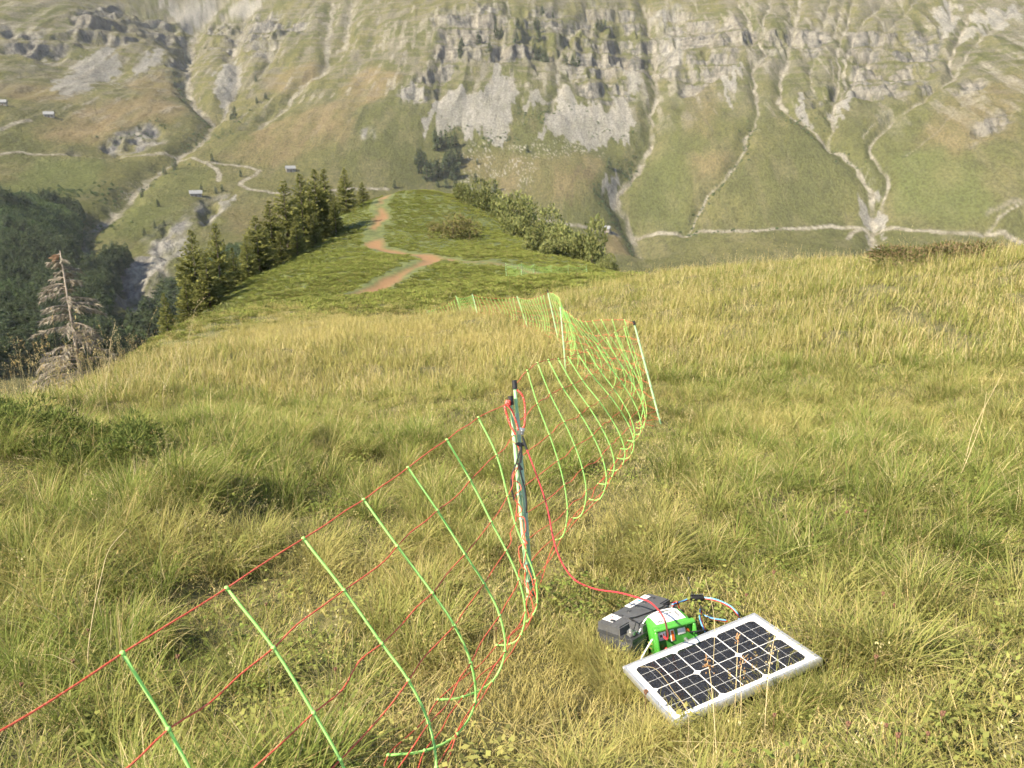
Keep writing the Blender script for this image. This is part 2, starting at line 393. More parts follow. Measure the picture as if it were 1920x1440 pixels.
# torrents and gullies: (line, half width m, depth m, bare)
GULLY = [
    (c1((1250, 0), (1180, 60), (1110, 130), (1075, 220), (1050, 330), (1050, 450), (1090, 540), (1150, 610), (1210, 650)), 8, 14, 1),
    (c1((1210, 650), (1150, 750), (1060, 830), (1000, 870), (930, 920), (840, 980), (770, 1050), (680, 1140), (560, 1240), (450, 1320), (425, 1400)), 5, 6, .9),
    (c1((1400, 60), (1330, 200), (1300, 310), (1340, 340), (1340, 430), (1290, 550), (1230, 640)), 6, 9, .8),
    (c1((1880, 0), (1850, 150), (1840, 300), (1830, 380), (1700, 470), (1620, 570), (1500, 670), (1430, 720)), 6, 7, .85),
    (c1((1780, 0), (1650, 120), (1560, 280), (1450, 420), (1330, 520)), 3, 5, .6),
    (c2((1700, 0), (1740, 130), (1770, 250), (1770, 380), (1780, 520), (1740, 640), (1750, 740), (1700, 880), (1640, 960), (1560, 1060), (1540, 1120), (1610, 1200), (1630, 1300), (1700, 1420)), 6, 10, 1),
    (c2((1380, 30), (1390, 90), (1300, 170), (1230, 260), (1215, 400), (1220, 480), (1180, 640)), 3.5, 5, .8),
    (c2((930, 0), (960, 80), (920, 200), (890, 340)), 3.5, 5, .7),
    (c2((60, 0), (40, 120), (20, 250), (0, 310)), 6, 6, .8),
    (c3((310, 0), (370, 90), (400, 180), (440, 260), (470, 310), (390, 400), (410, 500), (420, 600), (420, 690), (360, 760), (350, 830), (300, 900), (250, 990), (150, 1090), (100, 1170), (60, 1260), (20, 1300)), 3.2, 5, 1),
    (c3((500, 0), (470, 80), (460, 150), (430, 210)), 3, 4, .9), (c3((380, 0), (375, 90)), 2.5, 3, .9),
    (c3((660, 0), (640, 100), (620, 170), (600, 270), (600, 330), (560, 400), (550, 480), (550, 560), (590, 640), (720, 710), (830, 790), (920, 880), (1000, 960), (1050, 1050), (1080, 1150), (1080, 1250), (1070, 1420)), 4.2, 6, 1),
    (c3((590, 0), (605, 120)), 3, 4, .9),
    (c3((960, 0), (930, 150), (880, 220), (870, 300), (890, 400), (870, 500), (840, 570)), 2.6, 4, .9),
    (c3((1110, 30), (1030, 110), (960, 190), (930, 300), (910, 390), (920, 480), (850, 600), (830, 660), (840, 720), (835, 790)), 3.2, 5, .95),
    (c3((1140, 160), (1080, 260), (1000, 380), (930, 490)), 2.6, 4, .8), (c3((900, 0), (865, 150), (850, 200)), 2.2, 3, .9), (c3((830, 0), (800, 120), (780, 210)), 1.8, 3, .7),
    (c3((1310, 0), (1270, 70), (1180, 140), (1080, 200)), 1.8, 3, .7), (c3((740, 340), (715, 420), (720, 480), (740, 520)), 2, 2, .8), (c3((840, 330), (850, 430), (870, 480)), 1.8, 2, .7),
    (c3((1500, 0), (1530, 100), (1600, 110), (1540, 230), (1500, 330), (1540, 410), (1440, 490), (1330, 580), (1200, 650), (1110, 740), (1050, 790), (1080, 880), (1130, 940), (1160, 1010), (1140, 1100), (1130, 1160)), 3.0, 6, 1),
    (c3((1920, 20), (1700, 190), (1600, 290), (1540, 390)), 3.5, 4, .8), (c3((1180, 650), (1080, 690), (1040, 720), (1010, 770)), 2, 2, .8),
    (c3((1670, 540), (1540, 650), (1400, 760), (1250, 880)), 1.6, 2, .6), (c3((1920, 1100), (1830, 1180), (1700, 1310)), 2.4, 2, .8), (c3((1900, 1110), (1830, 1130), (1720, 1220)), 3.0, 1, .7)]
SCREE = [c1((300, 490), (440, 330), (500, 310), (560, 280), (620, 270), (600, 340), (700, 290), (720, 330), (710, 410), (600, 440), (480, 510), (340, 540)),
         c1((740, 450), (800, 330), (830, 290), (850, 335), (890, 270), (945, 285), (930, 330), (860, 380), (780, 430)),
         c1((850, 0), (1080, 0), (1250, 0), (1200, 60), (1080, 130), (1040, 170), (960, 90)), c1((1300, 0), (1500, 0), (1400, 90), (1290, 60)),
         c1((1240, 400), (1290, 330), (1340, 340), (1350, 430), (1310, 530), (1250, 600), (1210, 520)), c1((200, 370), (240, 300), (250, 320), (215, 400)),
         c2((470, 640), (560, 540), (700, 510), (780, 500), (850, 420), (885, 350), (915, 400), (985, 500), (960, 620), (970, 740), (900, 790), (700, 770), (560, 740), (470, 690)),
         c2((1215, 430), (1320, 520), (1440, 620), (1500, 760), (1560, 840), (1400, 820), (1250, 760), (1080, 790), (1180, 660), (1215, 560)),
         c2((1590, 540), (1640, 600), (1660, 720), (1540, 830), (1440, 640), (1560, 620)), c2((1580, 360), (1650, 350), (1690, 480), (1600, 520)),
         c2((1470, 980), (1560, 960), (1570, 1040), (1530, 1110), (1450, 1050)), 
         c2((350, 490), (440, 500), (450, 580), (360, 560)), c2((1020, 540), (1190, 560), (1160, 600), (1040, 600)),
         c3((230, 580), (240, 500), (290, 370), (335, 370), (320, 430), (280, 530), (250, 590)), c3((640, 550), (680, 560), (740, 680), (750, 725), (640, 660)),
         c3((820, 640), (860, 540), (940, 480), (940, 560), (890, 620), (840, 665)), c3((1010, 1140), (1080, 1110), (1150, 1180), (1165, 1270), (1100, 1290), (1110, 1380), (1060, 1420), (1050, 1300), (1010, 1240)),
         c3((1420, 90), (1480, 20), (1560, 20), (1530, 130), (1430, 180)), c3((1530, 170), (1730, 60), (1900, 60), (1880, 110), (1650, 200), (1560, 220)),
         c1((1260, 1110), (1330, 1080), (1320, 1130), (1270, 1150)),
         onfar([(0, 530), (20, 520), (45, 560), (40, 600), (0, 600)]), onfar([(62, 560), (78, 555), (82, 600), (66, 600)])]
CLIFF = [c1((370, 160), (500, 20), (640, 40), (800, 80), (960, 130), (1010, 220), (1000, 380), (950, 260), (700, 270), (450, 250)), c1((0, 110), (120, 180), (250, 200), (420, 200), (420, 290), (300, 370), (120, 330), (0, 300)),
         c1((1130, 100), (1290, 60), (1340, 180), (1340, 330), (1290, 280), (1180, 260)), c1((1340, 110), (1560, 60), (1600, 150), (1540, 300), (1400, 330), (1350, 240)), c1((960, 130), (1060, 200), (1040, 400), (960, 380)),
         c1((1600, 110), (1740, 100), (1720, 190), (1610, 200)),
         c2((500, 90), (700, 40), (950, 50), (1250, 60), (1240, 250), (1180, 400), (1000, 380), (760, 340), (620, 420), (520, 480), (480, 380), (570, 240)), c2((1240, 180), (1400, 20), (1600, 20), (1760, 130), (1780, 420), (1690, 420), (1560, 350), (1380, 420), (1250, 420)),
         c2((1250, 420), (1560, 360), (1640, 560), (1430, 600), (1340, 520)), c2((420, 420), (620, 420), (600, 520), (480, 600), (300, 560)), c2((1780, 60), (1920, 60), (1920, 420), (1800, 480)),
         c3((0, 60), (250, 110), (420, 140), (440, 270), (330, 330), (200, 440), (100, 500), (0, 560)), c3((470, 180), (760, 150), (860, 230), (760, 330), (640, 290), (500, 310)),
         c3((940, 150), (1060, 130), (1420, 160), (1490, 220), (1440, 380), (1380, 520), (1180, 560), (1060, 520), (930, 560), (960, 320)), c3((760, 430), (860, 430), (860, 580), (780, 560)), c3((700, 520), (820, 560), (800, 620), (700, 600)),
         c3((1500, 480), (1700, 440), (1660, 520), (1540, 560)), c3((1600, 700), (1760, 640), (1900, 620), (1800, 760), (1640, 860)),
         c1((560, 830), (680, 760), (840, 700), (920, 760), (900, 820), (700, 860)), c1((420, 850), (700, 850), (700, 875), (430, 875)), c1((1100, 1180), (1230, 1100), (1250, 1160), (1130, 1300)), c1((860, 1340), (960, 1290), (1060, 1440), (860, 1440)),
         onfar([(0, 520), (30, 515), (90, 560), (86, 605), (0, 610)]), onfar([(225, 540), (260, 480), (320, 470), (330, 520), (280, 580), (230, 580)])]
ROAD = [c1((0, 870), (120, 855), (190, 872), (500, 872), (800, 868), (980, 860), (1080, 885), (1140, 915), (1250, 925), (1370, 940), (1460, 965), (1430, 990), (1360, 1020), (1350, 1040), (1400, 1070), (1500, 1080), (1600, 1092), (1760, 1080), (2070, 1056), (2180, 1060)),
        c1((1140, 915), (1215, 945), (1235, 980), (1230, 1020)), c1((0, 740), (80, 710), (170, 685)), c2((1100, 1245), (1200, 1255), (1350, 1280), (1500, 1310), (1560, 1325)), c2((1650, 1290), (1920, 1308)),
        c3((0, 1310), (200, 1308), (400, 1300), (600, 1290), (830, 1276), (1010, 1278), (1165, 1277), (1290, 1300), (1450, 1318), (1690, 1327), (1800, 1335), (1900, 1365)), c3((1010, 1278), (950, 1310), (930, 1340))]
DRY = [(c1((250, 700), (500, 600), (900, 540), (1080, 620), (1000, 700), (800, 700), (600, 800), (250, 800)), 1), (c1((900, 400), (1000, 480), (1030, 560), (800, 540), (740, 470)), .9), (c1((0, 480), (300, 470), (500, 560), (250, 600), (0, 560)), .7),
       (c1((1300, 820), (1600, 680), (1920, 560), (1920, 800), (1700, 900), (1500, 950), (1200, 880)), .8), (c1((1500, 420), (1800, 340), (1840, 380), (1600, 520), (1480, 520)), .8), (c1((1300, 1200), (1560, 1100), (1600, 1200), (1400, 1330)), .5),
       (c2((0, 420), (180, 380), (330, 440), (200, 560), (0, 720)), .9), (c2((0, 720), (130, 640), (60, 780), (0, 830)), .9), (c2((700, 860), (1100, 900), (1400, 860), (1500, 930), (1350, 1160), (1000, 1100), (700, 980)), .55), (c2((1500, 1330), (1580, 1310), (1700, 1430), (1500, 1430)), .9),
       (c3((0, 480), (130, 480), (200, 640), (120, 800), (0, 760)), .5), (c3((1500, 560), (1900, 420), (1920, 760), (1500, 900), (1300, 800)), .55), (c3((1350, 940), (1500, 900), (1560, 1050), (1420, 1080)), .6), (c3((80, 880), (270, 880), (200, 1020), (60, 1010)), .6)]
PLOUGH = c2((1195, 1160), (1330, 990), (1440, 930), (1430, 960), (1300, 1080), (1220, 1150))
FOREST = [onfar([(0, 374), (45, 370), (90, 382), (135, 394), (158, 404), (146, 430), (138, 475), (150, 540), (200, 600), (215, 640), (250, 680), (0, 760)]),
          onfar([(160, 508), (205, 494), (235, 482), (243, 492), (222, 522), (208, 560), (196, 590), (150, 540)]),
          onfar([(300, 566), (340, 548), (400, 490), (440, 470), (470, 478), (450, 560), (380, 620), (260, 650), (235, 612), (290, 596)])]
MEADOW = [(c1((0, 1040), (250, 900), (600, 900), (550, 1010), (400, 1100), (520, 1200), (400, 1150), (130, 1090), (0, 1100)), 1), (c1((600, 1240), (900, 960), (1200, 960), (1100, 1100), (900, 1260), (700, 1350), (480, 1400)), .6), (c3((1180, 900), (1500, 800), (1700, 1180), (1600, 1300), (1180, 1250)), .8),
          (c2((1760, 900), (1920, 700), (1920, 1300), (1660, 1280)), .4)]

def near_seg(x, y, L, pad):
    lo, hi = L.min(0) - pad, L.max(0) + pad
    return np.nonzero((x > lo[0]) & (x < hi[0]) & (y > lo[1]) & (y < hi[1]))[0]
def inside(x, y, P):
    c = np.zeros(len(x), bool); n = len(P)
    for i in range(n):
        (x0, y0), (x1, y1) = P[i], P[(i + 1) % n]
        if y0 == y1: continue
        c ^= ((y0 > y) != (y1 > y)) & (x < (x1 - x0) * (y - y0) / (y1 - y0) + x0)
    return c
fr = np.r_[np.linspace(150, 380, 18), np.linspace(384, 850, 130), np.linspace(852.5, 1720, 320), np.linspace(1728, 3000, 50)]
fa = np.radians(np.r_[np.linspace(-62, -36.5, 34), np.linspace(-36, 36, 1030), np.linspace(36.5, 62, 34)])
RR, AA = np.meshgrid(fr, fa, indexing='ij')
X, Y = (RR * np.sin(AA)).ravel(), (RR * np.cos(AA)).ravel()
Z0 = _far(X, Y)
rock, scree, bare, dry, wood, lush, plough = [np.zeros(len(X)) for _ in range(7)]
wx = X + 9 * fbm(X * .03, Y * .03, 3, 41); wy = Y + 9 * fbm(X * .03, Y * .03, 3, 47)
vx = X + 5 * fbm(X * .06, Y * .05, 3, 42) + 3 * fbm(X * .3, Y * .08, 2, 43); vy = Y + 26 * fbm(X * .11, Y * .012, 3, 48) + 8 * fbm(X * .3, Y * .1, 2, 49)
for P in CLIFF:
    k = near_seg(X, Y, P, 30); rock[k[inside(wx[k], wy[k], P)]] = 1
for P in SCREE:
    k = near_seg(X, Y, P, 25); scree[k[inside(vx[k], vy[k], P)]] = 1
for P, v in DRY:
    k = near_seg(X, Y, P, 60); q = k[inside(wx[k] + 10 * fbm(X[k] * .012, Y[k] * .012, 3, 4), wy[k], P)]; dry[q] = np.maximum(dry[q], v)
for P, v in MEADOW:
    k = near_seg(X, Y, P, 60); q = k[inside(wx[k], wy[k], P)]; lush[q] = np.maximum(lush[q], v)
for P in FOREST:
    k = near_seg(X, Y, P, 30); wood[k[inside(wx[k], wy[k], P)]] = 1
k = near_seg(X, Y, PLOUGH, 20); plough[k[inside(vx[k], vy[k], PLOUGH)]] = 1
def blur(a, n):
    a = a.reshape(RR.shape).copy()
    for _ in range(n):
        a[1:-1] = (a[:-2] + 2 * a[1:-1] + a[2:]) / 4; a[:, 1:-1] = (a[:, :-2] + 2 * a[:, 1:-1] + a[:, 2:]) / 4
    return a.ravel()
rockz = blur(rock, 6); dry = blur(dry, 14); lush = blur(lush, 10); scree = blur(scree, 1)
# relief: ribs running down the slope, ledges in the cliffs, carved gullies
ribs = 1 - np.abs(fbm(X * .022, Y * .006, 4, 61))
rug = .35 + .65 * blur(rock, 30)
high = sstep(-60, 60, Z0)
Z = Z0 + rug * (17 * (ribs - .6) * high + 4.5 * fbm(X * .02, Y * .02, 4, 62) + 1.6 * fbm(X * .09, Y * .07, 3, 63))
def d_seg(x, y, L):
    return line_dist(x, y, L)
for L, w, dep, b in GULLY:
    pad = w * 7 + 12; k = near_seg(X, Y, L, pad)
    d = d_seg(X[k] + 2.2 * fbm(X[k] * .07, Y[k] * .07, 2, 71), Y[k] + 3.5 * fbm(X[k] * .05, Y[k] * .05, 2, 72), L)
    ww = .62 * w * (1 + .55 * fbm(X[k] * .04, Y[k] * .04, 2, 73))
    Z[k] -= dep * 1.5 * np.exp(-(d / (w * 2.4)) ** 2) * .8
    brk = sstep(-.9, .15, fbm(X[k] * .05, Y[k] * .05, 3, 74))
    bare[k] = np.maximum(bare[k], b * (.35 + .65 * brk) * sstep(1.35, .45, d / np.maximum(ww, .3)))
per = 26.0
lz = Z / per + .35 * fbm(X * .006, Y * .006, 2, 81)
fz = lz - np.floor(lz)
ledge = np.where(fz < .5, fz * .45, .225 + (fz - .5) * 1.55)          # gentle tread, then a steep face
Z = Z + rockz * per * (ledge - fz) * 1.0
per2 = 8.5
lz2 = Z / per2 + .5 * fbm(X * .012, Y * .012, 2, 82); fz2 = lz2 - np.floor(lz2)
ledge2 = np.where(fz2 < .5, fz2 * .4, .2 + (fz2 - .5) * 1.6)
Z = Z + rockz * per2 * (ledge2 - fz2) * .7
Z = Z + rockz * (1.6 * fbm(X * .16, Y * .05, 3, 83))
face = np.clip(sstep(.40, .62, fz) * .8 + sstep(.5, .7, fz2) * .45, 0, 1)
patch = fbm(X * .018, Y * .018, 4, 84) + .7 * fbm(X * .12, Y * .04, 3, 85)
rock = rockz * sstep(-.15, .45, face * 1.15 - .62 + .85 * patch)
streak = sstep(.38, .78, fbm(X * .14, Y * .022, 3, 86) + .35 * fbm(X * .01, Y * .01, 2, 87)) * high * .6       # small bare rills on the upper slopes
bare = np.maximum(bare, streak * (1 - lush) * sstep(-20, 60, Z0))
for L in ROAD:
    k = near_seg(X, Y, L, 14); d = d_seg(X[k], Y[k], L)
    bare[k] = np.maximum(bare[k], sstep(3.6, 1.6, d)); scree[k] *= sstep(2, 6, d)
zz = Z.reshape(RR.shape)
sc_edge = fbm(X * .2, Y * .2, 2, 90)
scree = sstep(.25, .75, scree + .25 * sc_edge * (scree > .02))
# boulder litter around the scree feet
lit = np.zeros(len(X))
for P in (c2((650, 800), (1120, 820), (1500, 800), (1450, 880), (1100, 920), (1050, 1080), (850, 1080), (640, 1060)), c1((300, 500), (740, 440), (720, 500), (330, 560)), c1((1190, 480), (1300, 420), (1290, 560), (1210, 590)), c1((580, 1160), (720, 1040), (840, 960), (800, 1040), (650, 1160)), c3((930, 900), (1030, 960), (1080, 1080), (1010, 1040))):
    k = near_seg(X, Y, P, 40); lit[k[inside(wx[k], wy[k], P)]] = 1
lit = blur(lit, 8)
nr, nc = RR.shape
idx = np.arange(nr * nc).reshape(nr, nc)
quads = np.stack([idx[:-1, :-1], idx[:-1, 1:], idx[1:, 1:], idx[1:, :-1]], -1).reshape(-1, 4)[:, ::-1]
def lerp(f, A, B):
    f = np.asarray(f)[:, None]; return np.asarray(A) * (1 - f) + np.asarray(B) * f
n_big, n_mid, n_fin = fbm(X * .006, Y * .006, 4, 101), fbm(X * .035, Y * .035, 4, 102), fbm(X * .22, Y * .12, 3, 103)
stretch = fbm(X * .075, Y * .022, 4, 104)
g = lerp(sstep(-.4, .4, n_big), (.100, .104, .040), (.128, .122, .050))
g = lerp(.7 * sstep(-.4, .6, n_mid), g, (.085, .088, .036))
g = lerp(.6 * sstep(-.05, .7, stretch), g, (.145, .132, .068))
g = lerp(.5 * sstep(0, .8, n_fin), g, (.068, .072, .032))
g = g * .92
dr = lerp(sstep(-.6, .6, n_mid), (.155, .120, .064), (.188, .148, .080))
g = lerp(np.clip(dry * (.75 + .4 * stretch), 0, 1), g, dr)
g = lerp(.75 * lush, g, (.098, .112, .040))
g = lerp(.8 * plough, g, (.11, .09, .05))
g = lerp(wood, g, lerp(sstep(-.5, .5, n_fin), (.035, .050, .022), (.065, .085, .03)))
crack = fbm(X * .25, Y * .08 + Z * .05, 3, 105)
rk = lerp(sstep(-.5, .35, crack), (.095, .093, .088), (.215, .202, .175))
rk = lerp(.5 * sstep(-.1, .6, n_mid), rk, (.20, .178, .14))
strata = np.sin(Z * 1.15 + 2.5 * fbm(X * .02, Y * .02, 3, 107)) * .5 + .5 * fbm(X * .03, Z * .5, 2, 108)
rk = rk * (.86 + .30 * np.clip(strata, -1, 1))[:, None]
g = lerp(.62 * high * sstep(-.05, .65, fbm(X * .05, Y * .05, 4, 106) + .6 * sstep(.55, .8, fz2)) * sstep(0, 120, Z), g, (.150, .136, .110))
g = lerp(rock * .92, g, rk)
boul = (_hash(np.arange(len(X)), np.zeros(len(X), np.int64), 5) > .86) * (vnoise(X * .06, Y * .06, 7) > .42)
g = lerp(.7 * boul * lit, g, (.30, .285, .24))
st = lerp(sstep(-.6, .6, stretch), (.190, .182, .162), (.240, .229, .202)); st = lerp(.5 * sstep(.1, .8, n_fin), st, (.15, .145, .115))
ero = np.zeros(len(X))
for P in (onfar([(222, 560), (240, 505), (262, 482), (300, 470), (330, 490), (300, 530), (285, 585), (235, 588)]), onfar([(0, 520), (30, 515), (90, 560), (86, 605), (0, 610)]), onfar([(262, 462), (300, 420), (350, 395), (400, 370), (440, 362), (430, 390), (380, 415), (350, 470), (300, 500)]), c1((560, 830), (680, 760), (840, 700), (920, 760), (900, 820), (700, 860)), c2((90, 740), (170, 720), (180, 780), (110, 810)), c2((1740, 60), (1920, 40), (1920, 330), (1830, 420), (1790, 300))):
    k = near_seg(X, Y, P, 25); ero[k[inside(vx[k], wy[k], P)]] = 1
ero = blur(ero, 2)
g = lerp(ero * np.clip(.45 + .75 * fbm(X * .16, Y * .03, 3, 111), 0, .95), g, lerp(sstep(-.5, .5, crack), (.155, .15, .14), (.25, .238, .21)))
g = lerp(scree * np.clip(.92 + .14 * fbm(X * .16, Y * .03, 3, 109), 0, 1), g, st)
br = lerp(sstep(-.6, .6, n_fin), (.19, .172, .138), (.28, .258, .212))
g = lerp(np.clip(bare, 0, 1) * (.85 + .15 * np.clip(n_fin, -1, 1)), g, br)
m = NT('mountainside')
p = m.pos((1, .6, .6)); fine = m.noise(.42, 4, p, .75)
c = m.mix(1.0, m.attr('albedo').outputs['Color'], m.mix(m.ramp(fine, .3, .7), (.66, .66, .66), (1.30, 1.30, 1.30)), 'MULTIPLY')
q = m.n('BsdfDiffuse'); m.set(q.inputs[0], c); m.l(m.bump(fine, .9, 3.0), q.inputs['Normal']); m.l(q.outputs[0], m.out.inputs[0]); m_far = m.m
far = link(bpy.data.objects.new('mountainside', mesh_np('mountainside', np.c_[X, Y, Z], quads, [m_far], attrs={'albedo': np.clip(g, 0, 1)})))
tag(far, 'mountain face across the valley with cliffs, scree fans, torrents and tracks', 'mountain', kind='structure')
def far_h(x, y):
    """height of the built far slope, bilinear in its polar grid"""
    x = np.atleast_1d(x); y = np.atleast_1d(y)
    r, a = np.hypot(x, y), np.arctan2(x, y)
    i = np.interp(r, fr, np.arange(len(fr))); j = np.interp(a, fa, np.arange(len(fa)))
    i0 = np.clip(i.astype(int), 0, len(fr) - 2); j0 = np.clip(j.astype(int), 0, len(fa) - 2); u, v = i - i0, j - j0
    return (zz[i0, j0] * (1 - v) + zz[i0, j0 + 1] * v) * (1 - u) + (zz[i0 + 1, j0] * (1 - v) + zz[i0 + 1, j0 + 1] * v) * u
DEBUG = False
# ------------------------------------------------------------------ surfaces of the made things
M_ALU = simple('anodised_aluminium', (.62, .63, .64), .42, .75, .08, 90)
M_SHEET = simple('white_backsheet', (.80, .81, .82), .35, 0, .03, 40)
M_CELL = simple('silicon_cell', (.020, .020, .022), .25, 0, .25, 120)
M_BUS = simple('silver_ribbon', (.62, .62, .63), .35, .5, .05, 100)
t = NT('panel_glass'); gl = t.n('BsdfGlossy'); tr = t.n('BsdfTransparent'); ms = t.n('MixShader'); fz_ = t.n('Fresnel'); gl.inputs['Roughness'].default_value = .06
fz_.inputs[0].default_value = 1.28; t.l(fz_.outputs[0], ms.inputs[0]); t.l(tr.outputs[0], ms.inputs[1]); t.l(gl.outputs[0], ms.inputs[2]); t.l(ms.outputs[0], t.out.inputs[0]); M_GLASS = t.m
M_BATT = simple('battery_plastic', (.040, .042, .046), .48, 0, .25, 70, .0004)
M_BATT2 = simple('battery_lid_plastic', (.085, .087, .092), .42, 0, .2, 70, .0004)
M_LEAD = simple('lead_terminal', (.42, .42, .41), .4, .8, .2, 80)
M_PAPER = simple('white_sticker', (.80, .80, .79), .45, 0, .04, 60)
M_INK = simple('black_ink', (.03, .03, .035), .6)
M_INKR = simple('red_ink', (.55, .08, .06), .6)
M_INKB = simple('blue_ink', (.12, .35, .62), .6)
M_GREEN = simple('green_plastic', (.075, .34, .045), .33, 0, .10, 50)
M_GREEN_SHADE = simple('dark_green_plastic', (.05, .22, .035), .4, 0, .12, 50)  # same green plastic, shade of the front recess put into its colour
M_ORANGE = simple('orange_plate', (.60, .13, .02), .4)
M_BLACK = simple('black_rubber', (.018, .018, .019), .5, 0, .2, 90)
M_RED = simple('red_lead_rubber', (.50, .045, .055), .42, 0, .12, 60)
M_REDC = simple('red_wire', (.50, .05, .03), .45)
M_BLUE = simple('blue_wire', (.16, .42, .75), .4)
M_WHITE = simple('white_cord', (.75, .75, .72), .6)
M_STEEL = simple('galvanised_steel', (.40, .42, .45), .4, .8, .1, 120)
t = NT('lime_strut_plastic'); co = t.n('TexCoord').outputs['Object']; M_STRUT = t.leaf(t.mix(t.noise(40, 3, co), (.42, .80, .22), (.52, .88, .30)), .36)
M_POST = simple('pale_mint_post', (.40, .68, .34), .4, 0, .12, 14)
M_POSTG = simple('green_post_shaft', (.44, .62, .44), .4, 0, .15, 20)
t = NT('red_polywire'); co = t.n('TexCoord').outputs['Object']
c = t.mix(t.ramp(t.noise(320, 2, co), .52, .60), (.62, .085, .045), (.70, .20, .13)); M_WIRE = t.pbr(c, .5)
t = NT('red_rope'); co = t.n('TexCoord').outputs['Object']
c = t.mix(t.ramp(t.noise(260, 2, co), .58, .64), (.52, .05, .03), (.75, .55, .48)); M_ROPE = t.pbr(c, .6)

def ray_ground(px, py, h=0.0):
    """point h above the ground seen at a photo pixel"""
    d = np.arange(1.2, 60, .02); P = np.array([W(px, py, q) for q in d])
    k = np.nonzero(P[:, 2] < ground_h(P[:, 0], P[:, 1], False) + h)[0]
    return P[k[0]] if len(k) else P[-1]
def gnormal(x, y):
    e = .3; dx = (ground_h(x + e, y, False) - ground_h(x - e, y, False)) / (2 * e); dy = (ground_h(x, y + e, False) - ground_h(x, y - e, False)) / (2 * e)
    n = np.array([-dx, -dy, 1]); return n / np.linalg.norm(n)
def frame(o, xdir, n):
    n = np.array(n) / np.linalg.norm(n); x = np.array(xdir, float); x -= n * (x @ n); x /= np.linalg.norm(x); y = np.cross(n, x)
    M = Matrix(((x[0], y[0], n[0], o[0]), (x[1], y[1], n[1], o[1]), (x[2], y[2], n[2], o[2]), (0, 0, 0, 1))); return M
def place(e, M):
    e.location = M.to_translation(); e.rotation_euler = M.to_euler(); return e
def prism(mb, pts, z0, z1, m=0):
    n = len(pts); V = [(x, y, z0) for x, y in pts] + [(x, y, z1) for x, y in pts]
    return mb.add(V, [tuple(range(n))[::-1], tuple(range(n, 2 * n))] + [(i, (i + 1) % n, n + (i + 1) % n, n + i) for i in range(n)], m)

# ------------------------------------------------------------------ solar panel (its pose was solved from the four corners)
def rodr(w):
    w = np.array(w); a = np.linalg.norm(w); k = w / a; K = np.array([[0, -k[2], k[1]], [k[2], 0, -k[0]], [-k[1], k[0], 0]])
    return np.eye(3) + math.sin(a) * K + (1 - math.cos(a)) * K @ K
C2W = np.array([[1, 0, 0], [0, -SP, CP], [0, -CP, -SP]])
Bx = np.array([[1, 0, 0], [0, 0, -1], [0, 1, 0]], float)
Rp = C2W @ Bx @ rodr((.143, -.273, .260)); tp = C2W @ np.array([.715, .968, 2.781]) + np.array([0, 0, CZ])
PM = Matrix([[*Rp[i], tp[i]] for i in range(3)] + [[0, 0, 0, 1]])
PW, PH = .56, .40
panel = place(empty('solar_module', (0, 0, 0), 'silver framed black solar panel lying tilted in the grass', 'solar panel'), PM)
b = MB(); fw, ft = .011, .025
for sx, sy, lx, ly in ((0, 1, PW, fw), (0, -1, PW, fw), (1, 0, fw, PH - 2 * fw), (-1, 0, fw, PH - 2 * fw)):
    b.box((sx * (PW / 2 - fw / 2), sy * (PH / 2 - fw / 2), -ft / 2), (lx, ly, ft), bev=.0012)
b.build('frame', M_ALU, panel, local=True)
b = MB().box((0, 0, -.0065), (PW - 2 * fw - .0005, PH - 2 * fw - .0005, .004)); b.build('backsheet', M_SHEET, panel, local=True)
b = MB().box((0, 0, -.0215), (PW - 2 * fw - .002, PH - 2 * fw - .002, .003)); b.build('rear_cover', M_BLACK, panel, local=True)
pitx, pity, ch = .1660, .1665, .012
for i in range(6):
    for j in range(6):
        ci, cj = i // 2, j // 3
        x0 = (ci - 1.5) * pitx + (i % 2) * pitx / 2 + (.0021 if i % 2 == 0 else .0015); x1 = (ci - 1.5) * pitx + (i % 2 + 1) * pitx / 2 - (.0015 if i % 2 == 0 else .0021)
        y0 = (cj - 1) * pity + (j % 3) * pity / 3 + (.0021 if j % 3 == 0 else .0012); y1 = (cj - 1) * pity + (j % 3 + 1) * pity / 3 - (.0012 if j % 3 < 2 else .0021)
        L_, R_ = i % 2 == 0, i % 2 == 1; Bt, Tp = j % 3 == 0, j % 3 == 2
        pts = []
        pts += [(x0, y0 + ch), (x0 + ch, y0)] if L_ and Bt else [(x0, y0)]
        pts += [(x1 - ch, y0), (x1, y0 + ch)] if R_ and Bt else [(x1, y0)]
        pts += [(x1, y1 - ch), (x1 - ch, y1)] if R_ and Tp else [(x1, y1)]
        pts += [(x0 + ch, y1), (x0, y1 - ch)] if L_ and Tp else [(x0, y1)]
        prism(MB(), pts, -.0044, -.0037).build('solar_cell', M_CELL, panel, smooth=False, local=True)
for i in range(6):
    x = (i // 2 - 1.5) * pitx + (i % 2 + .5) * pitx / 2
    MB().box((x, 0, -.0035), (.0011, 2 * pity - .006, .0002)).build('busbar', M_BUS, panel, smooth=False, local=True)
for k in (-1, 0, 1):
    MB().box((k * pitx, pity + .008, -.0040), (pitx * .72, .0022, .0004)).build('ribbon', M_BUS, panel, smooth=False, local=True)
MB().add([(-PW / 2 + fw, -PH / 2 + fw, -.0028), (PW / 2 - fw, -PH / 2 + fw, -.0028), (PW / 2 - fw, PH / 2 - fw, -.0028), (-PW / 2 + fw, PH / 2 - fw, -.0028)], [(0, 1, 2, 3)]).build('glass_pane', M_GLASS, panel, smooth=False, local=True)

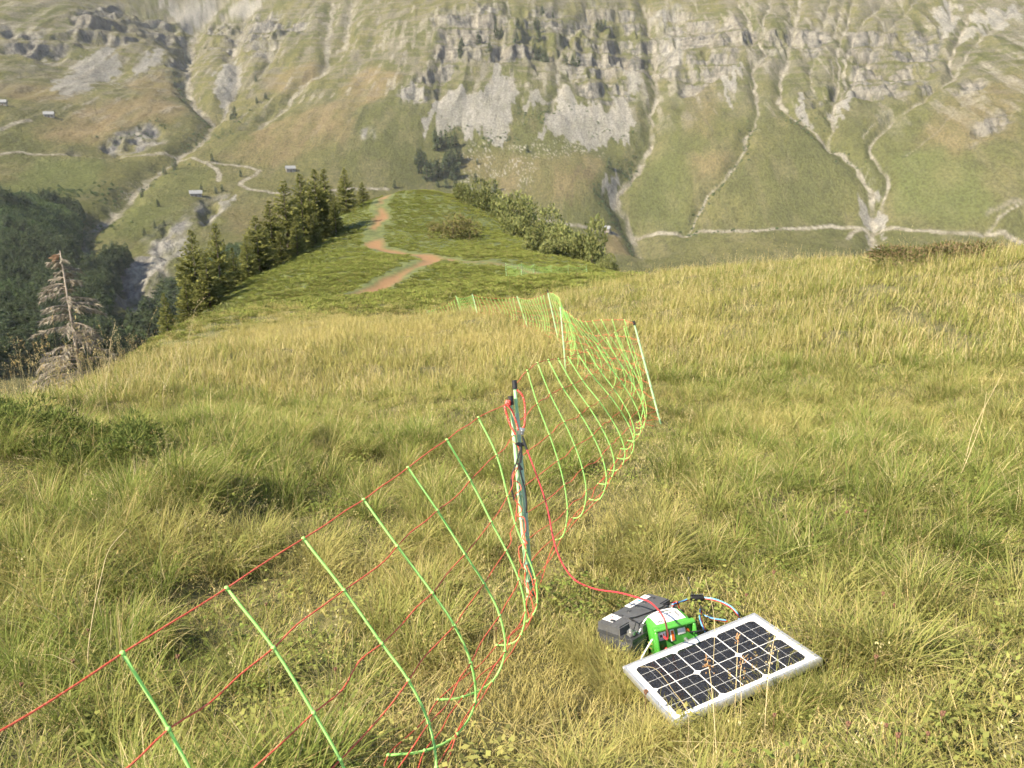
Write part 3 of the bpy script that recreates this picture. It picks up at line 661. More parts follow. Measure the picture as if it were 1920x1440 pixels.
# ------------------------------------------------------------------ battery
q0, q1, q2 = ray_ground(1119, 1164, .14), ray_ground(1216, 1100, .14), ray_ground(1247, 1117, .14)
nb = gnormal(*q0[:2]); BL, BW, BH = .345, .170, .185
if DEBUG: print('battery', np.linalg.norm(q1 - q0), np.linalg.norm(q2 - q1))
xd = (q1 - q0); BM = frame((0, 0, 0), xd, nb)
o = q0 + np.array(BM.to_3x3() @ Vector((BL / 2, -BW / 2, -BH)))
BM = frame(o, xd, nb)
batt = place(empty('car_battery', (0, 0, 0), 'dark grey lead acid battery with white stickers behind the solar panel', 'battery'), BM)
MB().box((0, 0, .07), (BL - .008, BW - .008, .14), bev=.004).build('case', M_BATT, batt, local=True)
hx, hy = BL / 2, BW / 2; nx, ny = .062, .060
b = MB(); prism(b, [(-hx, -hy), (hx, -hy), (hx, hy), (-hx, hy)], .1402, .152); b.build('lid_shelf', M_BATT, batt, local=True)
b = MB(); prism(b, [(-hx + .003, -hy + ny), (-hx + nx, -hy + ny), (-hx + nx + .012, -hy + .004), (hx - nx - .012, -hy + .004), (hx - nx, -hy + ny), (hx - .003, -hy + ny), (hx - .003, hy - .003), (-hx + .003, hy - .003)], .1522, BH - .004)
prism(b, [(-hx + .009, -hy + ny + .006), (-hx + nx + .006, -hy + ny + .006), (-hx + nx + .018, -hy + .010), (hx - nx - .018, -hy + .010), (hx - nx - .006, -hy + ny + .006), (hx - .009, -hy + ny + .006), (hx - .009, hy - .009), (-hx + .009, hy - .009)], BH - .0038, BH)
lid = b.build('lid', M_BATT2, batt, local=True)
b = MB(); prism(b, [(-.10, -hy + .02), (.10, -hy + .02), (.085, .022), (-.085, .022)], BH + .0002, BH + .005); b.build('raised_cover', M_BATT2, lid, local=True)
for k in range(6):
    x = -.135 + k * .054; y = .035
    MB().cyl((x, y, BH + .0002), (x, y, BH + .0016), .0115, .0105, 16).build('vent_cap', M_BATT, lid, local=True)
    MB().box((x, y, BH + .0020), (.014, .003, .0006)).build('cap_slot', M_BATT2, lid, local=True)
for sx in (-1, 1):
    cx, cy = sx * (hx - .030), -hy + .028
    b = MB(); b.cyl((cx, cy, .1522), (cx, cy, .178), .0105, .0095, 14); b.cyl((cx, cy, .158), (cx, cy, .171), .0165, .0160, 14)
    b.box((cx + sx * -.016, cy - .004, .164), (.022, .012, .010), bev=.002); b.cyl((cx - sx * .021, cy - .014, .164), (cx - sx * .021, cy + .008, .164), .004, .004, 8); b.cyl((cx, cy, .178), (cx, cy, .183), .006, .005, 6)
    b.build('terminal', M_LEAD, batt, local=True)
def sticker(parent, name, c, sx, sy, ang, z, marks, paper=M_PAPER):
    ca, sa = math.cos(ang), math.sin(ang)
    def P(u, v): return (c[0] + u * ca - v * sa, c[1] + u * sa + v * ca)
    b = MB(); prism(b, [P(-sx / 2, -sy / 2), P(sx / 2, -sy / 2), P(sx / 2, sy / 2), P(-sx / 2, sy / 2)], z, z + .0006); s = b.build(name, paper, parent, smooth=False, local=True)
    by = {}
    for (u, v, w, h, mat) in marks: prism(by.setdefault(mat.name, (MB(), mat))[0], [P(u - w / 2, v - h / 2), P(u + w / 2, v - h / 2), P(u + w / 2, v + h / 2), P(u - w / 2, v + h / 2)], z + .0007, z + .0009)
    for mb_, mat in by.values(): tag(mb_.build('print', mat, s, smooth=False, local=True), kind='stuff')
    return s
rng = random.Random(4)
mk = [(-.052 + .0075 * k, -.004 + .001 * (k % 2), .005, .011, M_INK) for k in range(5)] + [(.012, -.003, .02, .012, M_INKB), (.0, .005, .03, .004, M_INKB)] + [(.045 + .004 * k, .002, .0022, .012, M_INK) for k in range(4)]
sticker(batt, 'sticker', (.072, .066), .142, .030, 0, BH + .0003, mk)
mk = [(.006 * (k - 3) + .002, .006 - .012 * (k % 2), .004, .006, M_INKR) for k in range(6)] + [(-.002, .006, .006, .006, M_INK), (.012, .007, .006, .006, M_INK)]
sticker(batt, 'sticker', (-.118, .052), .060, .052, 0, BH + .0003, mk)

# ------------------------------------------------------------------ fence energiser
EH = .165; f0, f1, f2 = ray_ground(1233, 1183, .145), ray_ground(1298, 1161, .145), ray_ground(1192, 1167, .145)
EW, ED = .164, .150
if DEBUG: print('energiser', EW, ED)
ne = gnormal(*f0[:2]); EM = frame((0, 0, 0), f1 - f0, ne)
EM = frame((f0 + f1) / 2 + np.array(EM.to_3x3() @ Vector((0, ED / 2, -EH))), f1 - f0, ne)
ener = place(empty('fence_energiser', (0, 0, 0), 'bright green electric fence energiser box between battery and solar panel', 'energiser'), EM)
hx, hy = EW / 2, ED / 2
MB().box((0, .014, EH / 2), (EW - .010, ED - .028, EH), bev=.014).build('housing', M_GREEN, ener, smooth='all', local=True)
b = MB(); zf = -hy
for cx, cz, sx, sz in ((0, EH - .006, EW, .012), (0, .006, EW, .012), (-hx + .006, EH / 2, .012, EH - .024), (hx - .006, EH / 2, .012, EH - .024)):
    b.box((cx, zf + .0145, cz), (sx, .029, sz), bev=.004)
b.build('rim', M_GREEN, ener, local=True)
MB().box((0, zf + .026, EH / 2), (EW - .0235, .004, EH - .0235)).build('front_panel', M_GREEN_SHADE, ener, local=True)
FY = zf + .0238
def fbox(name, x, z, sx, sz, mat, dy=.002, parent=None): return MB().box((x * .87, FY - dy / 2, z), (sx * .87, dy, sz), bev=min(.0012, dy * .4)).build(name, mat, parent or ener, local=True)
pl = fbox('terminal_plate', -.056, .124, .034, .032, M_PAPER); MB().box((-.054, FY - .0027, .126), (.008, .001, .010)).build('print', M_INK, pl, smooth=False, local=True); MB().box((-.0435, FY - .0027, .130), (.004, .001, .006)).build('print', M_INKR, pl, smooth=False, local=True)
lp = fbox('pulse_plate', -.010, .118, .020, .046, M_PAPER); MB().box((-.0087, FY - .003, .118), (.0105, .002, .038)).build('pulse_window', M_ORANGE, lp, local=True)
fbox('switch_plate', .033, .126, .036, .024, M_PAPER)
for x, z, mt, r in ((-.042, .120, M_RED, .006), (.050, .128, M_ORANGE, .006), (.040, .090, M_STEEL, .008), (-.044, .072, M_INKR, .008)):
    b = MB(); b.cyl((x, FY, z), (x, FY - .012, z), r, r * .9, 14); b.cyl((x, FY - .012, z), (x, FY - .026, z), r * .6, r * .5, 10); b.build('terminal_knob', mt, ener, local=True)
rows = [(-.026 + .003 * (k % 3), .030 - .0075 * k, .036 + .010 * ((k * 7) % 3), .0010, M_STEEL) for k in range(8)]
bars = [(-.045 + .0058 * k, -.030 + .0005 * k, .0036 if k % 2 else .0048, .012, M_INK) for k in range(4)] + [(.043, .028 - .0040 * k, .010, .0022, M_INK) for k in range(14)] + [(.014 + .007 * (k % 3), .030 - .006 * (k // 3), .006, .0045, M_INK) for k in range(6)]
sticker(ener, 'rating_sticker', (0, .012), .118, .096, 0, EH + .0004, rows + bars)
b = MB(); b.tube(smooth_path([(-hx + .004, -.015, .105), (-hx - .018, -.02, .085), (-hx - .055, -.03, .05), (-hx - .062, -.035, .03)]), .0032, 6); b.build('cord_end', M_WHITE, ener, local=True)
b = MB(); b.tube(smooth_path([(-hx - .075, .03, .07), (-hx - .03, .03, .125), (-hx + .004, .045, .158), (-.03, hy - .012, EH + .004), (.03, hy - .010, EH + .005), (.075, hy - .006, EH - .01)]), .0032, 6); b.build('carry_cord', M_WHITE, ener, local=True)

# ------------------------------------------------------------------ leads and cables
def cable(name, P, r, mat, parent=None, n=8, k=6): return MB().tube(smooth_path(P, k), r, n).build(name, mat, parent)
def clampz(p, h): p = np.array(p); p[2] = max(p[2], ground_h(p[0], p[1], False) + h); return p
ET = np.array(EM @ Vector((-.042, -hy - .004, .120)))
RL = [W(979, 818, 3.56), W(988, 843, 3.55), W(1005, 888, 3.52), W(1020, 930, 3.5), W(1029, 965, 3.48), W(1036, 1003, 3.46), W(1044, 1032, 3.44), W(1057, 1061, 3.42), W(1079, 1088, 3.38), W(1115, 1104, 3.28), W(1160, 1111, 3.18), W(1190, 1119, 3.10), W(1215, 1127, 3.02), W(1232, 1141, 2.93)]
RL = [clampz(p, .03) for p in RL] + [W(1246, 1162, np.linalg.norm(ET) * .0 + 2.80), np.array(EM @ Vector((-.042, -hy - .028, .145))), ET]
lead = empty('red_fence_lead', RL[8], 'red insulated lead running from fence post clip to green energiser', 'cable')
cable('lead_wire', RL[1:], .0034, M_RED, lead)
cable('black_plug', [RL[0], RL[0] * .4 + RL[1] * .6, RL[1]], .0052, M_BLACK, lead)
BT = np.array(BM @ Vector((.1375, -.0595, .176))); BT0 = np.array(BM @ Vector((-.1375, -.0595, .170)))
blk = ray_ground(1307, 1121, .085)
sol = empty('solar_cable', ray_ground(1307, 1121, .0), 'blue and red twin cable with black connector block looping beside the energiser', 'cable')
offs = np.array([.0, .0, .0052])
path1 = [BT, ray_ground(1262, 1134, .13), ray_ground(1280, 1128, .10), blk + (-.02, 0, 0), blk + (.02, 0, 0), ray_ground(1342, 1125, .075), ray_ground(1367, 1136, .075), ray_ground(1381, 1149, .06), ray_ground(1386, 1160, .03), ray_ground(1378, 1172, .02)]
path2 = [ray_ground(1362, 1164, .04), ray_ground(1335, 1160, .025), ray_ground(1318, 1152, .03), ray_ground(1314, 1144, .05), ray_ground(1313, 1158, .05), ray_ground(1317, 1172, .05), ray_ground(1324, 1188, .03)]
for nm, mt, o_ in (('blue_wire', M_BLUE, offs * .5), ('red_wire', M_REDC, -offs * .5)):
    cable(nm, [p + o_ for p in path1], .0030, mt, sol); cable(nm, [p + o_ + (.003 * (1 if mt is M_REDC else -1), 0, 0) for p in path2], .0030, mt, sol)
cable('red_wire', [BT + (0, 0, .01), ray_ground(1268, 1128, .17), ray_ground(1272, 1133, .14), ray_ground(1275, 1146, .10)], .0028, M_REDC, sol)
b = MB(); b.box(blk, (.056, .020, .020), bev=.003)
for k in range(5): b.cyl(blk + (-.022 + .011 * k, 0, .010), blk + (-.022 + .011 * k, 0, .0165), .0036, .0034, 8)
cb = b.build('connector_block', M_BLACK, sol)
for k in range(5): MB().cyl(blk + (-.022 + .011 * k, 0, .0166), blk + (-.022 + .011 * k, 0, .0176), .0024, .0022, 8).build('screw', M_STEEL, cb)
cable('cable_tie', [blk + (-.022, 0, .012), ray_ground(1297, 1106, .12), ray_ground(1293, 1096, .14), ray_ground(1291, 1083, .16)], [.002] * 18 + [.0042], M_BLACK, sol)
cable('cable_tie', [blk + (-.02, -.006, -.008), ray_ground(1300, 1132, .04), ray_ground(1297, 1136, .03)], .002, M_BLACK, sol)
cable('black_wire', [blk + (.004, -.008, 0), ray_ground(1313, 1136, .05), ray_ground(1326, 1150, .03), ray_ground(1346, 1164, .02)], .0026, M_BLACK, sol)
bl = empty('black_battery_lead', BT0, 'thin black wire from near battery terminal over the battery lid', 'cable')
cable('wire', [BT0 + (.004, 0, 0), np.array(BM @ Vector((-.115, -.06, .20))), np.array(BM @ Vector((-.10, -.02, BH + .012))), np.array(BM @ Vector((-.06, -.03, BH + .008))), np.array(BM @ Vector((.05, -.055, BH + .008))), np.array(BM @ Vector((.10, -.065, .20))), ray_ground(1275, 1128, .115)], .0026, M_BLACK, bl)
el = empty('earth_lead', np.array(EM @ Vector((.050, -hy, .1))), 'black earth lead leaving the right terminal of green energiser', 'cable')
cable('wire', [np.array(EM @ Vector((.050, -hy - .004, .126))), np.array(EM @ Vector((.09, -hy - .008, .122))), np.array(EM @ Vector((.125, -hy + .01, .11))), ray_ground(1322, 1187, .04)], .0028, M_BLACK, el)

# ------------------------------------------------------------------ electric netting
def at_plane(px, py, o, n):
    v = W(px, py, 1.0) - np.array([0, 0, CZ]); c0 = np.array([0, 0, CZ]); return c0 + v * ((o - c0) @ n) / (v @ n)
def unit(v): v = np.asarray(v, float); return v / np.linalg.norm(v)
UP = np.array([0, 0, 1.0])
FR = [0, .17, .335, .475, .60, .72, .83, .92, 1.0]
def settle(P, h=.06):
    P = np.array(P); g = ground_h(P[:, 0], P[:, 1], False); P[:, 2] = np.maximum(P[:, 2], g + h); return P
STRUT_PX = {1: [(897, 783), (931, 853), (952, 930), (966, 982), (986, 1034), (1004, 1085), (1007, 1130), (1000, 1152), (988, 1166)],
            2: [(838, 825), (882, 900), (921, 978), (949, 1032), (973, 1087), (985, 1145), (977, 1190), (958, 1207), (932, 1210)],
            3: [(765, 877), (820, 957), (872, 1039), (908, 1094), (937, 1154), (947, 1221), (923, 1278), (868, 1307), (822, 1312)],
            4: [(682, 937), (745, 1024), (811, 1112), (852, 1173), (883, 1243), (891, 1317), (857, 1377), (796, 1408), (728, 1416)],
            5: [(569, 1010), (645, 1107), (716, 1207), (766, 1276), (804, 1356), (818, 1439), (800, 1510), (740, 1560), (670, 1575)],
            6: [(425, 1103), (513, 1215), (588, 1337), (638, 1425), (675, 1520), (690, 1620), (660, 1710), (590, 1770), (500, 1790)],
            7: [(230, 1225), (316, 1367), (395, 1520), (450, 1640), (490, 1770), (500, 1900), (460, 2010), (370, 2080), (260, 2100)]}
D0 = 3.6
tops = {n: W(*STRUT_PX[n][0], D0 * (1 - .0794 * n)) for n in STRUT_PX}
wdir = unit(tops[7] - tops[1])
PA_top, PA_base = W(958, 752, 3.585), W(991, 1118, 3.60)
PB_top, PB_base = W(965, 722, 3.61), W(999, 1124, 3.625)
def along(a, b, fr): return np.array([a + (b - a) * f for f in fr])
S1 = [along(PA_top, PA_base, FR)]
for n in range(1, 8):
    P = []
    for px, py in STRUT_PX[n]:
        q = at_plane(px, py, tops[n], wdir)
        if q[2] < ground_h(q[0], q[1], False) + .045: q = ray_ground(px, py, .045)      # the slack foot lies on the grass
        P.append(q)
    S1.append(np.array(P))
for k in (8, 9, 10): S1.append(settle(2 * S1[-1] - S1[-2]))
if DEBUG:
    for n in range(1, 8): print('strut', n, np.linalg.norm(np.diff(S1[n], axis=0), axis=1).sum().round(3), (S1[n][0, 2] - ground_h(*S1[n][0, :2])).round(3), np.linalg.norm(S1[n][0] - S1[n - 1][0]).round(3))
# the second net: tops of its struts from post to post
def chain(px_tops, d0, d1): return [W(x, y, d0 + (d1 - d0) * (i + 1) / (len(px_tops))) for i, (x, y) in enumerate(px_tops)]
T_AB = chain([(988.5, 695), (1008, 681), (1028, 675), (1047, 673), (1065, 670), (1084, 664), (1101, 656), (1118, 646), (1137, 634), (1153, 624), (1170, 613), (1189, 606)], 3.6, 7.2)
T_BC = chain([(1171, 600), (1148, 600), (1128, 600), (1111, 602), (1098, 603), (1088, 601), (1080, 598), (1073, 593), (1068, 588), (1062.5, 584.5), (1058, 582), (1051, 579)], 7.2, 10.4)
T_CD = chain([(1051, 574), (1050.5, 569), (1050, 565), (1049, 561), (1048, 558), (1046, 556), (1043, 554), (1040, 552), (1037, 550.5), (1034, 549), (1031, 548), (1027, 547)], 10.4, 13.6)
T_DE = chain([(1019, 553), (1013, 555), (1007, 557), (1002, 559), (997, 560), (992, 561), (988, 561.5), (984, 561), (980, 560), (976, 559), (973, 558), (970, 557)], 13.6, 16.9)
T_EF = chain([(962, 558), (955, 559), (948, 560), (941, 560), (934, 560), (926, 560), (919, 559), (911, 558), (903, 557), (896, 556), (891, 554), (886, 553)], 16.9, 20.3)
T_FG = chain([(883, 554), (880, 555), (877, 556), (874, 557), (871, 557.5), (868, 558), (865, 558), (862, 558), (860, 558), (858, 557.5), (856.5, 557), (855, 556)], 20.3, 23.6)
T_GH = chain([(851, 562), (846, 566), (841, 569), (836, 572), (831, 574), (826, 576), (821, 578), (816, 579), (812, 580), (808, 581), (804, 581), (800, 582)], 23.6, 26.6)
T_HI = chain([(796, 584), (792, 586), (788, 588), (784, 589.5), (780, 591), (776, 592), (772, 592.5), (768, 593), (764, 593), (760, 593), (756, 593), (752, 593)], 26.6, 29.4)
q = [(989.5, 695), (988, 761), (1004, 824), (1021, 864), (1036.5, 907), (1048, 950), (1052, 997), (1041, 1035), (1002, 1061)]
wd = unit(T_AB[11] - T_AB[0]); S21 = np.array([at_plane(px, py, T_AB[0], wd) for px, py in q])
eu = unit(np.cross(wd, UP)); PROF = np.c_[(S21 - S21[0]) @ eu, (S21 - S21[0])[:, 2]]
if DEBUG: print('profile', PROF.round(3), np.linalg.norm(np.diff(S21, axis=0), axis=1).sum(), S21[0, 2] - ground_h(*S21[0, :2]))
PROF = np.array([(0, 0), (.085, -.155), (.185, -.300), (.260, -.425), (.315, -.545), (.345, -.665), (.335, -.760), (.305, -.820), (.255, -.850)])
def hang(top, e, s, h):
    P = top + np.outer(PROF[:, 0] * s, e) + np.outer(PROF[:, 1] * h, UP); return settle(P, .06)
posts2 = [(PB_top, PB_base, True)]
S2 = [along(PB_top, PB_base, FR)]
spans = [(T_AB, (1241, 796, 7.24), 1.0), (T_BC, (1062, 700, 10.44), 1.0), (T_CD, (1048, 632, 13.62), .7), (T_DE, (990, 612, 16.9), .5), (T_EF, (896, 598, 20.3), .4), (T_FG, (868, 596, 23.6), .4), (T_GH, (822, 626, 26.6), .4), (T_HI, (766, 628, 29.4), .4)]
rng = random.Random(11)
last = PB_top
for T, base, bulge in spans:
    base = W(*base); base[2] = ground_h(base[0], base[1], False) - .02
    e = unit(np.cross(unit(T[-1] - last), UP)); n = len(T)
    for i, tpt in enumerate(T[:-1]):
        f = math.sin(math.pi * (i + 1) / n); gz = ground_h(tpt[0], tpt[1], False); hgt = max(.35, tpt[2] - gz)
        S2.append(hang(tpt, e, bulge * (.45 + .7 * f) * rng.uniform(.9, 1.1), hgt * .93 / .845))
    S2.append(along(T[-1], base, FR)); posts2.append((T[-1], base, True)); last = T[-1]

def netting(name, label, S, posts, group, rs=.0037, rw=.0021):
    root = empty(name, posts[0][1], label, 'electric fence', group)
    rg = random.Random(3); ns = len(S)
    pidx = {0} | {12 * i for i in range(1, 10) if 12 * i < ns and len(posts) > i}
    for i, P in enumerate(S):
        if i in pidx: continue
        far_ = np.linalg.norm(P[0] - [0, 0, CZ]); b = MB(); r = rs * (1 + .05 * max(0, min(far_, 30) - 4))
        b.tube(smooth_path(P, 4), r, 6 if far_ < 12 else 4)
        if far_ < 13:
            for q in P: b.ball(q, r * 1.75, 6, 4)
        b.build('strut', M_STRUT, root, smooth='all')
    for k in range(9):
        pts = []
        for i in range(ns - 1):
            a, c = S[i][k], S[i + 1][k]; L = np.linalg.norm(c - a)
            for f in (0, .33, .66):
                w = 0 if f == 0 else (.010 if k else .004)
                pts.append(a + (c - a) * f + np.array([rg.uniform(-w, w), rg.uniform(-w, w), rg.uniform(-w, w) - (.008 if k and f else 0) * L]))
        pts.append(S[-1][k])
        MB().tube(smooth_path(pts, 3), rw, 5).build('strand', M_WIRE, root, smooth='all')
    for tp_, bs, capped in posts:
        ax = unit(tp_ - bs); b = MB(); b.cyl(bs - ax * .04, tp_, .0085, .0080, 12); p = b.build('post', M_POST, root)
        L = np.linalg.norm(tp_ - bs)
        MB().cyl(tp_ - ax * L * .70, tp_ - ax * L * .13, .0094, .0091, 12).build('sleeve', M_POSTG if L > .9 and np.linalg.norm(tp_) < 5 else M_POST, p)
        MB().cyl(tp_ - ax * .018, tp_ + ax * .022, .0118, .0112, 12).build('cap', M_BLACK if np.linalg.norm(tp_) < 9 or 12.5 < np.linalg.norm(tp_) < 15 else M_POST, p)
        if np.linalg.norm(tp_) < 9:
            for f in FR[1:]: MB().cyl(tp_ - ax * (L * f + .004), tp_ - ax * (L * f - .004), .0118, .0118, 10).build('clip', M_POSTG, p)
    return root
net1 = netting('fence_netting', 'lime and red electric netting in front, sagging towards the lower left corner', S1, [(PA_top, PA_base, True)], 'electric netting fences')
net2 = netting('fence_netting', 'lime and red electric netting curving away from double post down the meadow', S2, posts2, 'electric netting fences')
# far net beyond the meadow crest
fp = [((950, 527), 44), ((979, 518), 46), ((1002, 529), 47), ((1034, 513), 49), ((1066, 512), 50), ((1100, 511), 51)]
FT, fposts, S3 = [], [], []
for (px, py), d in fp:
    g = W(px, py + 22, d); g[2] = ground_h(g[0], g[1]); tpt = g + UP * .95 + np.array([-.05, 0, 0]); fposts.append((tpt, g, True))
for i, (tpt, g, _) in enumerate(fposts):
    S3.append(along(tpt, g, FR))
    if i + 1 < len(fposts):
        t2 = fposts[i + 1][0]; e = unit(np.cross(unit(t2 - tpt), UP))
        for j in range(1, 12):
            c = tpt + (t2 - tpt) * j / 12 - UP * .12 * math.sin(math.pi * j / 12); gz = ground_h(c[0], c[1]); S3.append(hang(c, e, .3, max(.3, c[2] - gz) / .845))
net3 = netting('fence_netting', 'small distant line of lime electric netting below the dirt trail', S3, fposts, 'electric netting fences', .0026, .002)
# tied ends on the double post
for P in ([(945, 759), (950, 776), (957, 797), (967, 815)], [(948, 757), (960, 770), (968, 792), (972, 807)], [(969, 731), (978, 739), (983.5, 754), (984.5, 776), (983.5, 796), (980, 804)]):
    cable('rope_end', [W(x, y, 3.56) for x, y in P], .0046, M_ROPE, net1)
b = MB()
for k in range(4): b.ball(W(951 + 3 * (k % 2), 754 + 4 * (k // 2), 3.565), .011, 8, 5)
b.build('knot', M_ROPE, net1, smooth='all')
ln = MB(); c = W(978, 809, 3.545); ln.box(c, (.024, .004, .034), np.array(Matrix.Rotation(.25, 3, 'Y')), bev=.001); pl = ln.build('link_plate', M_STEEL, net1)
for dz in (-.008, .006): MB().cyl(c + (0, -.0022, dz), c + (0, -.0042, dz), .0032, .0032, 10).build('bolt', M_PAPER, pl)
rg = random.Random(9); P = []
for k in range(22):
    f = .18 + .80 * k / 21; P.append(PA_top + (PA_base - PA_top) * f + np.array([rg.uniform(-.03, .022), rg.uniform(-.035, -.012), rg.uniform(-.02, .02)]))
cable('loose_strand', P, .0026, M_WIRE, net1, 6, 3)
strap = empty('black_strap', W(985, 1000, 3.56), 'black rubber strap tied round the double fence post', 'strap')
for P in ([(970, 834), (976, 834), (977, 850), (974, 870), (979, 880), (972, 878)], [(977, 838), (968, 868), (960, 892), (959, 915), (964, 937)], [(972, 868), (977, 890), (983, 912), (987, 938), (987, 962)], [(966, 833), (975, 831), (978, 845), (976, 868)]):
    cable('strap_tail', [W(x, y, 3.55) for x, y in P], .0038, M_BLACK, strap)
MB().cyl(W(967, 834, 3.59), W(983, 833, 3.59), .009, .009, 8).build('strap_loop', M_BLACK, strap)
# ------------------------------------------------------------------ plants: shared builders
m = NT('grass_blade')
bc = m.attr('bc').outputs['Color']; ti = m.attr('tint', 'INSTANCER').outputs['Fac']; rn = m.n('ObjectInfo').outputs['Random']
c = m.mix(m.math('MULTIPLY', ti, .75), bc, (.50, .42, .165)); c = m.mix(1.0, c, m.mix(rn, (.90, .92, .90), (1.10, 1.08, 1.08)), 'MULTIPLY')
M_BLADE = m.leaf(c, .38)
m = NT('leafage')
bc = m.attr('bc').outputs['Color']; rn = m.n('ObjectInfo').outputs['Random']
c = m.mix(1.0, bc, m.mix(rn, (.85, .85, .85), (1.15, 1.15, 1.15)), 'MULTIPLY'); M_LEAF = m.leaf(c, .22)
M_BARK = simple('bark', (.13, .095, .070), .9, 0, .35, 6, .02)
M_DEADW = simple('dead_wood', (.30, .25, .20), .9, 0, .3, 8, .01)
def blades(rg, n, rad, L, wid, lean, curl, cols, bias=(0, 0), bw=0.0, seg=4, flat=0.0):
    """n grass blades on a disc: strips that bend over; returns V, faces, colours"""
    a = rg.uniform(0, 2 * np.pi, n); r = rad * np.sqrt(rg.uniform(0, 1, n)); bx, by = r * np.cos(a), r * np.sin(a)
    az = np.where(rg.uniform(0, 1, n) < (.55 if rad < .12 else 0), a + rg.normal(0, .6, n), rg.uniform(0, 2 * np.pi, n))
    dx, dy = np.cos(az) + bias[0] * bw, np.sin(az) + bias[1] * bw; q = np.hypot(dx, dy) + 1e-6; dx, dy = dx / q, dy / q
    ln = rg.uniform(*L, n); th0 = rg.uniform(*lean, n); cu = rg.uniform(*curl, n); w = wid * rg.uniform(.6, 1.3, n)
    tw = rg.normal(0, .5, n); sx, sy = -dy * np.cos(tw) + dx * np.sin(tw) * .6, dx * np.cos(tw) + dy * np.sin(tw) * .6
    px, py, pz = bx.copy(), by.copy(), np.full(n, -.012); V = []; cs = cols[rg.integers(0, len(cols), n)] * rg.uniform(.8, 1.2, (n, 1)); C = []
    for k in range(seg + 1):
        t_ = k / seg; ww = w * (1 - t_) ** .6 * (.7 + .3 * min(1, 3 * t_)) if k < seg else 0 * w
        sh = cs * (.62 + .45 * t_)
        if k < seg:
            V += [np.c_[px - sx * ww / 2, py - sy * ww / 2, pz], np.c_[px + sx * ww / 2, py + sy * ww / 2, pz]]; C += [cs, cs]
        else: V.append(np.c_[px, py, pz]); C.append(cs * np.array([1.15, 1.08, 1.0]))
        th = th0 + cu * (t_ + .5 / seg) ** 1.3; st = ln / seg
        px = px + dx * np.sin(th) * st; py = py + dy * np.sin(th) * st; pz = pz + np.cos(th) * st
        pz = np.maximum(pz, flat + .002)
    N = len(V); V = np.stack(V, 1).reshape(-1, 3); C = np.stack(C, 1).reshape(-1, 3)
    b0 = (np.arange(n) * N)[:, None]; F4 = [b0 + np.array([[2 * k, 2 * k + 1, 2 * k + 3, 2 * k + 2]]) for k in range(seg - 1)]
    F3 = b0 + np.array([[2 * seg - 2, 2 * seg - 1, 2 * seg]])
    return V, np.concatenate(F4), F3, C
def join(parts):
    V, F4, F3, C, o = [], [], [], [], 0
    for v, f4, f3, c in parts:
        V.append(v); C.append(c)
        if len(f4): F4.append(f4 + o)
        if len(f3): F3.append(f3 + o)
        o += len(v)
    return np.concatenate(V), (np.concatenate(F4) if F4 else []), (np.concatenate(F3) if F3 else []), np.concatenate(C)
def cards(P, D, L, Wd, cols, rg, S=None):
    """pointed leaf shapes (two triangles) at P along D"""
    n = len(P); D = D / (np.linalg.norm(D, axis=1)[:, None] + 1e-9); R = rg.normal(0, 1, (n, 3)) if S is None else S; S_ = np.cross(D, R); S_ /= np.linalg.norm(S_, axis=1)[:, None] + 1e-9
    L = np.broadcast_to(L, (n,))[:, None]; Wd = np.broadcast_to(Wd, (n,))[:, None]
    V = np.stack([P, P + D * L * .45 + S_ * Wd * .5, P + D * L, P + D * L * .45 - S_ * Wd * .5], 1).reshape(-1, 3)
    b0 = (np.arange(n) * 4)[:, None]
    return V, b0 + np.array([[0, 1, 2, 3]]), np.zeros((0, 3), int), np.repeat(cols, 4, 0)
def plant_mesh(name, part, mat, smooth=False):
    V, F4, F3, C = part; return mesh_np(name, V, [f for f in (F4, F3) if len(f)], [mat], smooth, {'bc': np.clip(C, 0, 1)})
def proto_collection(name, meshes):
    col = bpy.data.collections.new(name)
    for i, me in enumerate(meshes): col.objects.link(bpy.data.objects.new('%s_%02d' % (name, i), me))
    return col
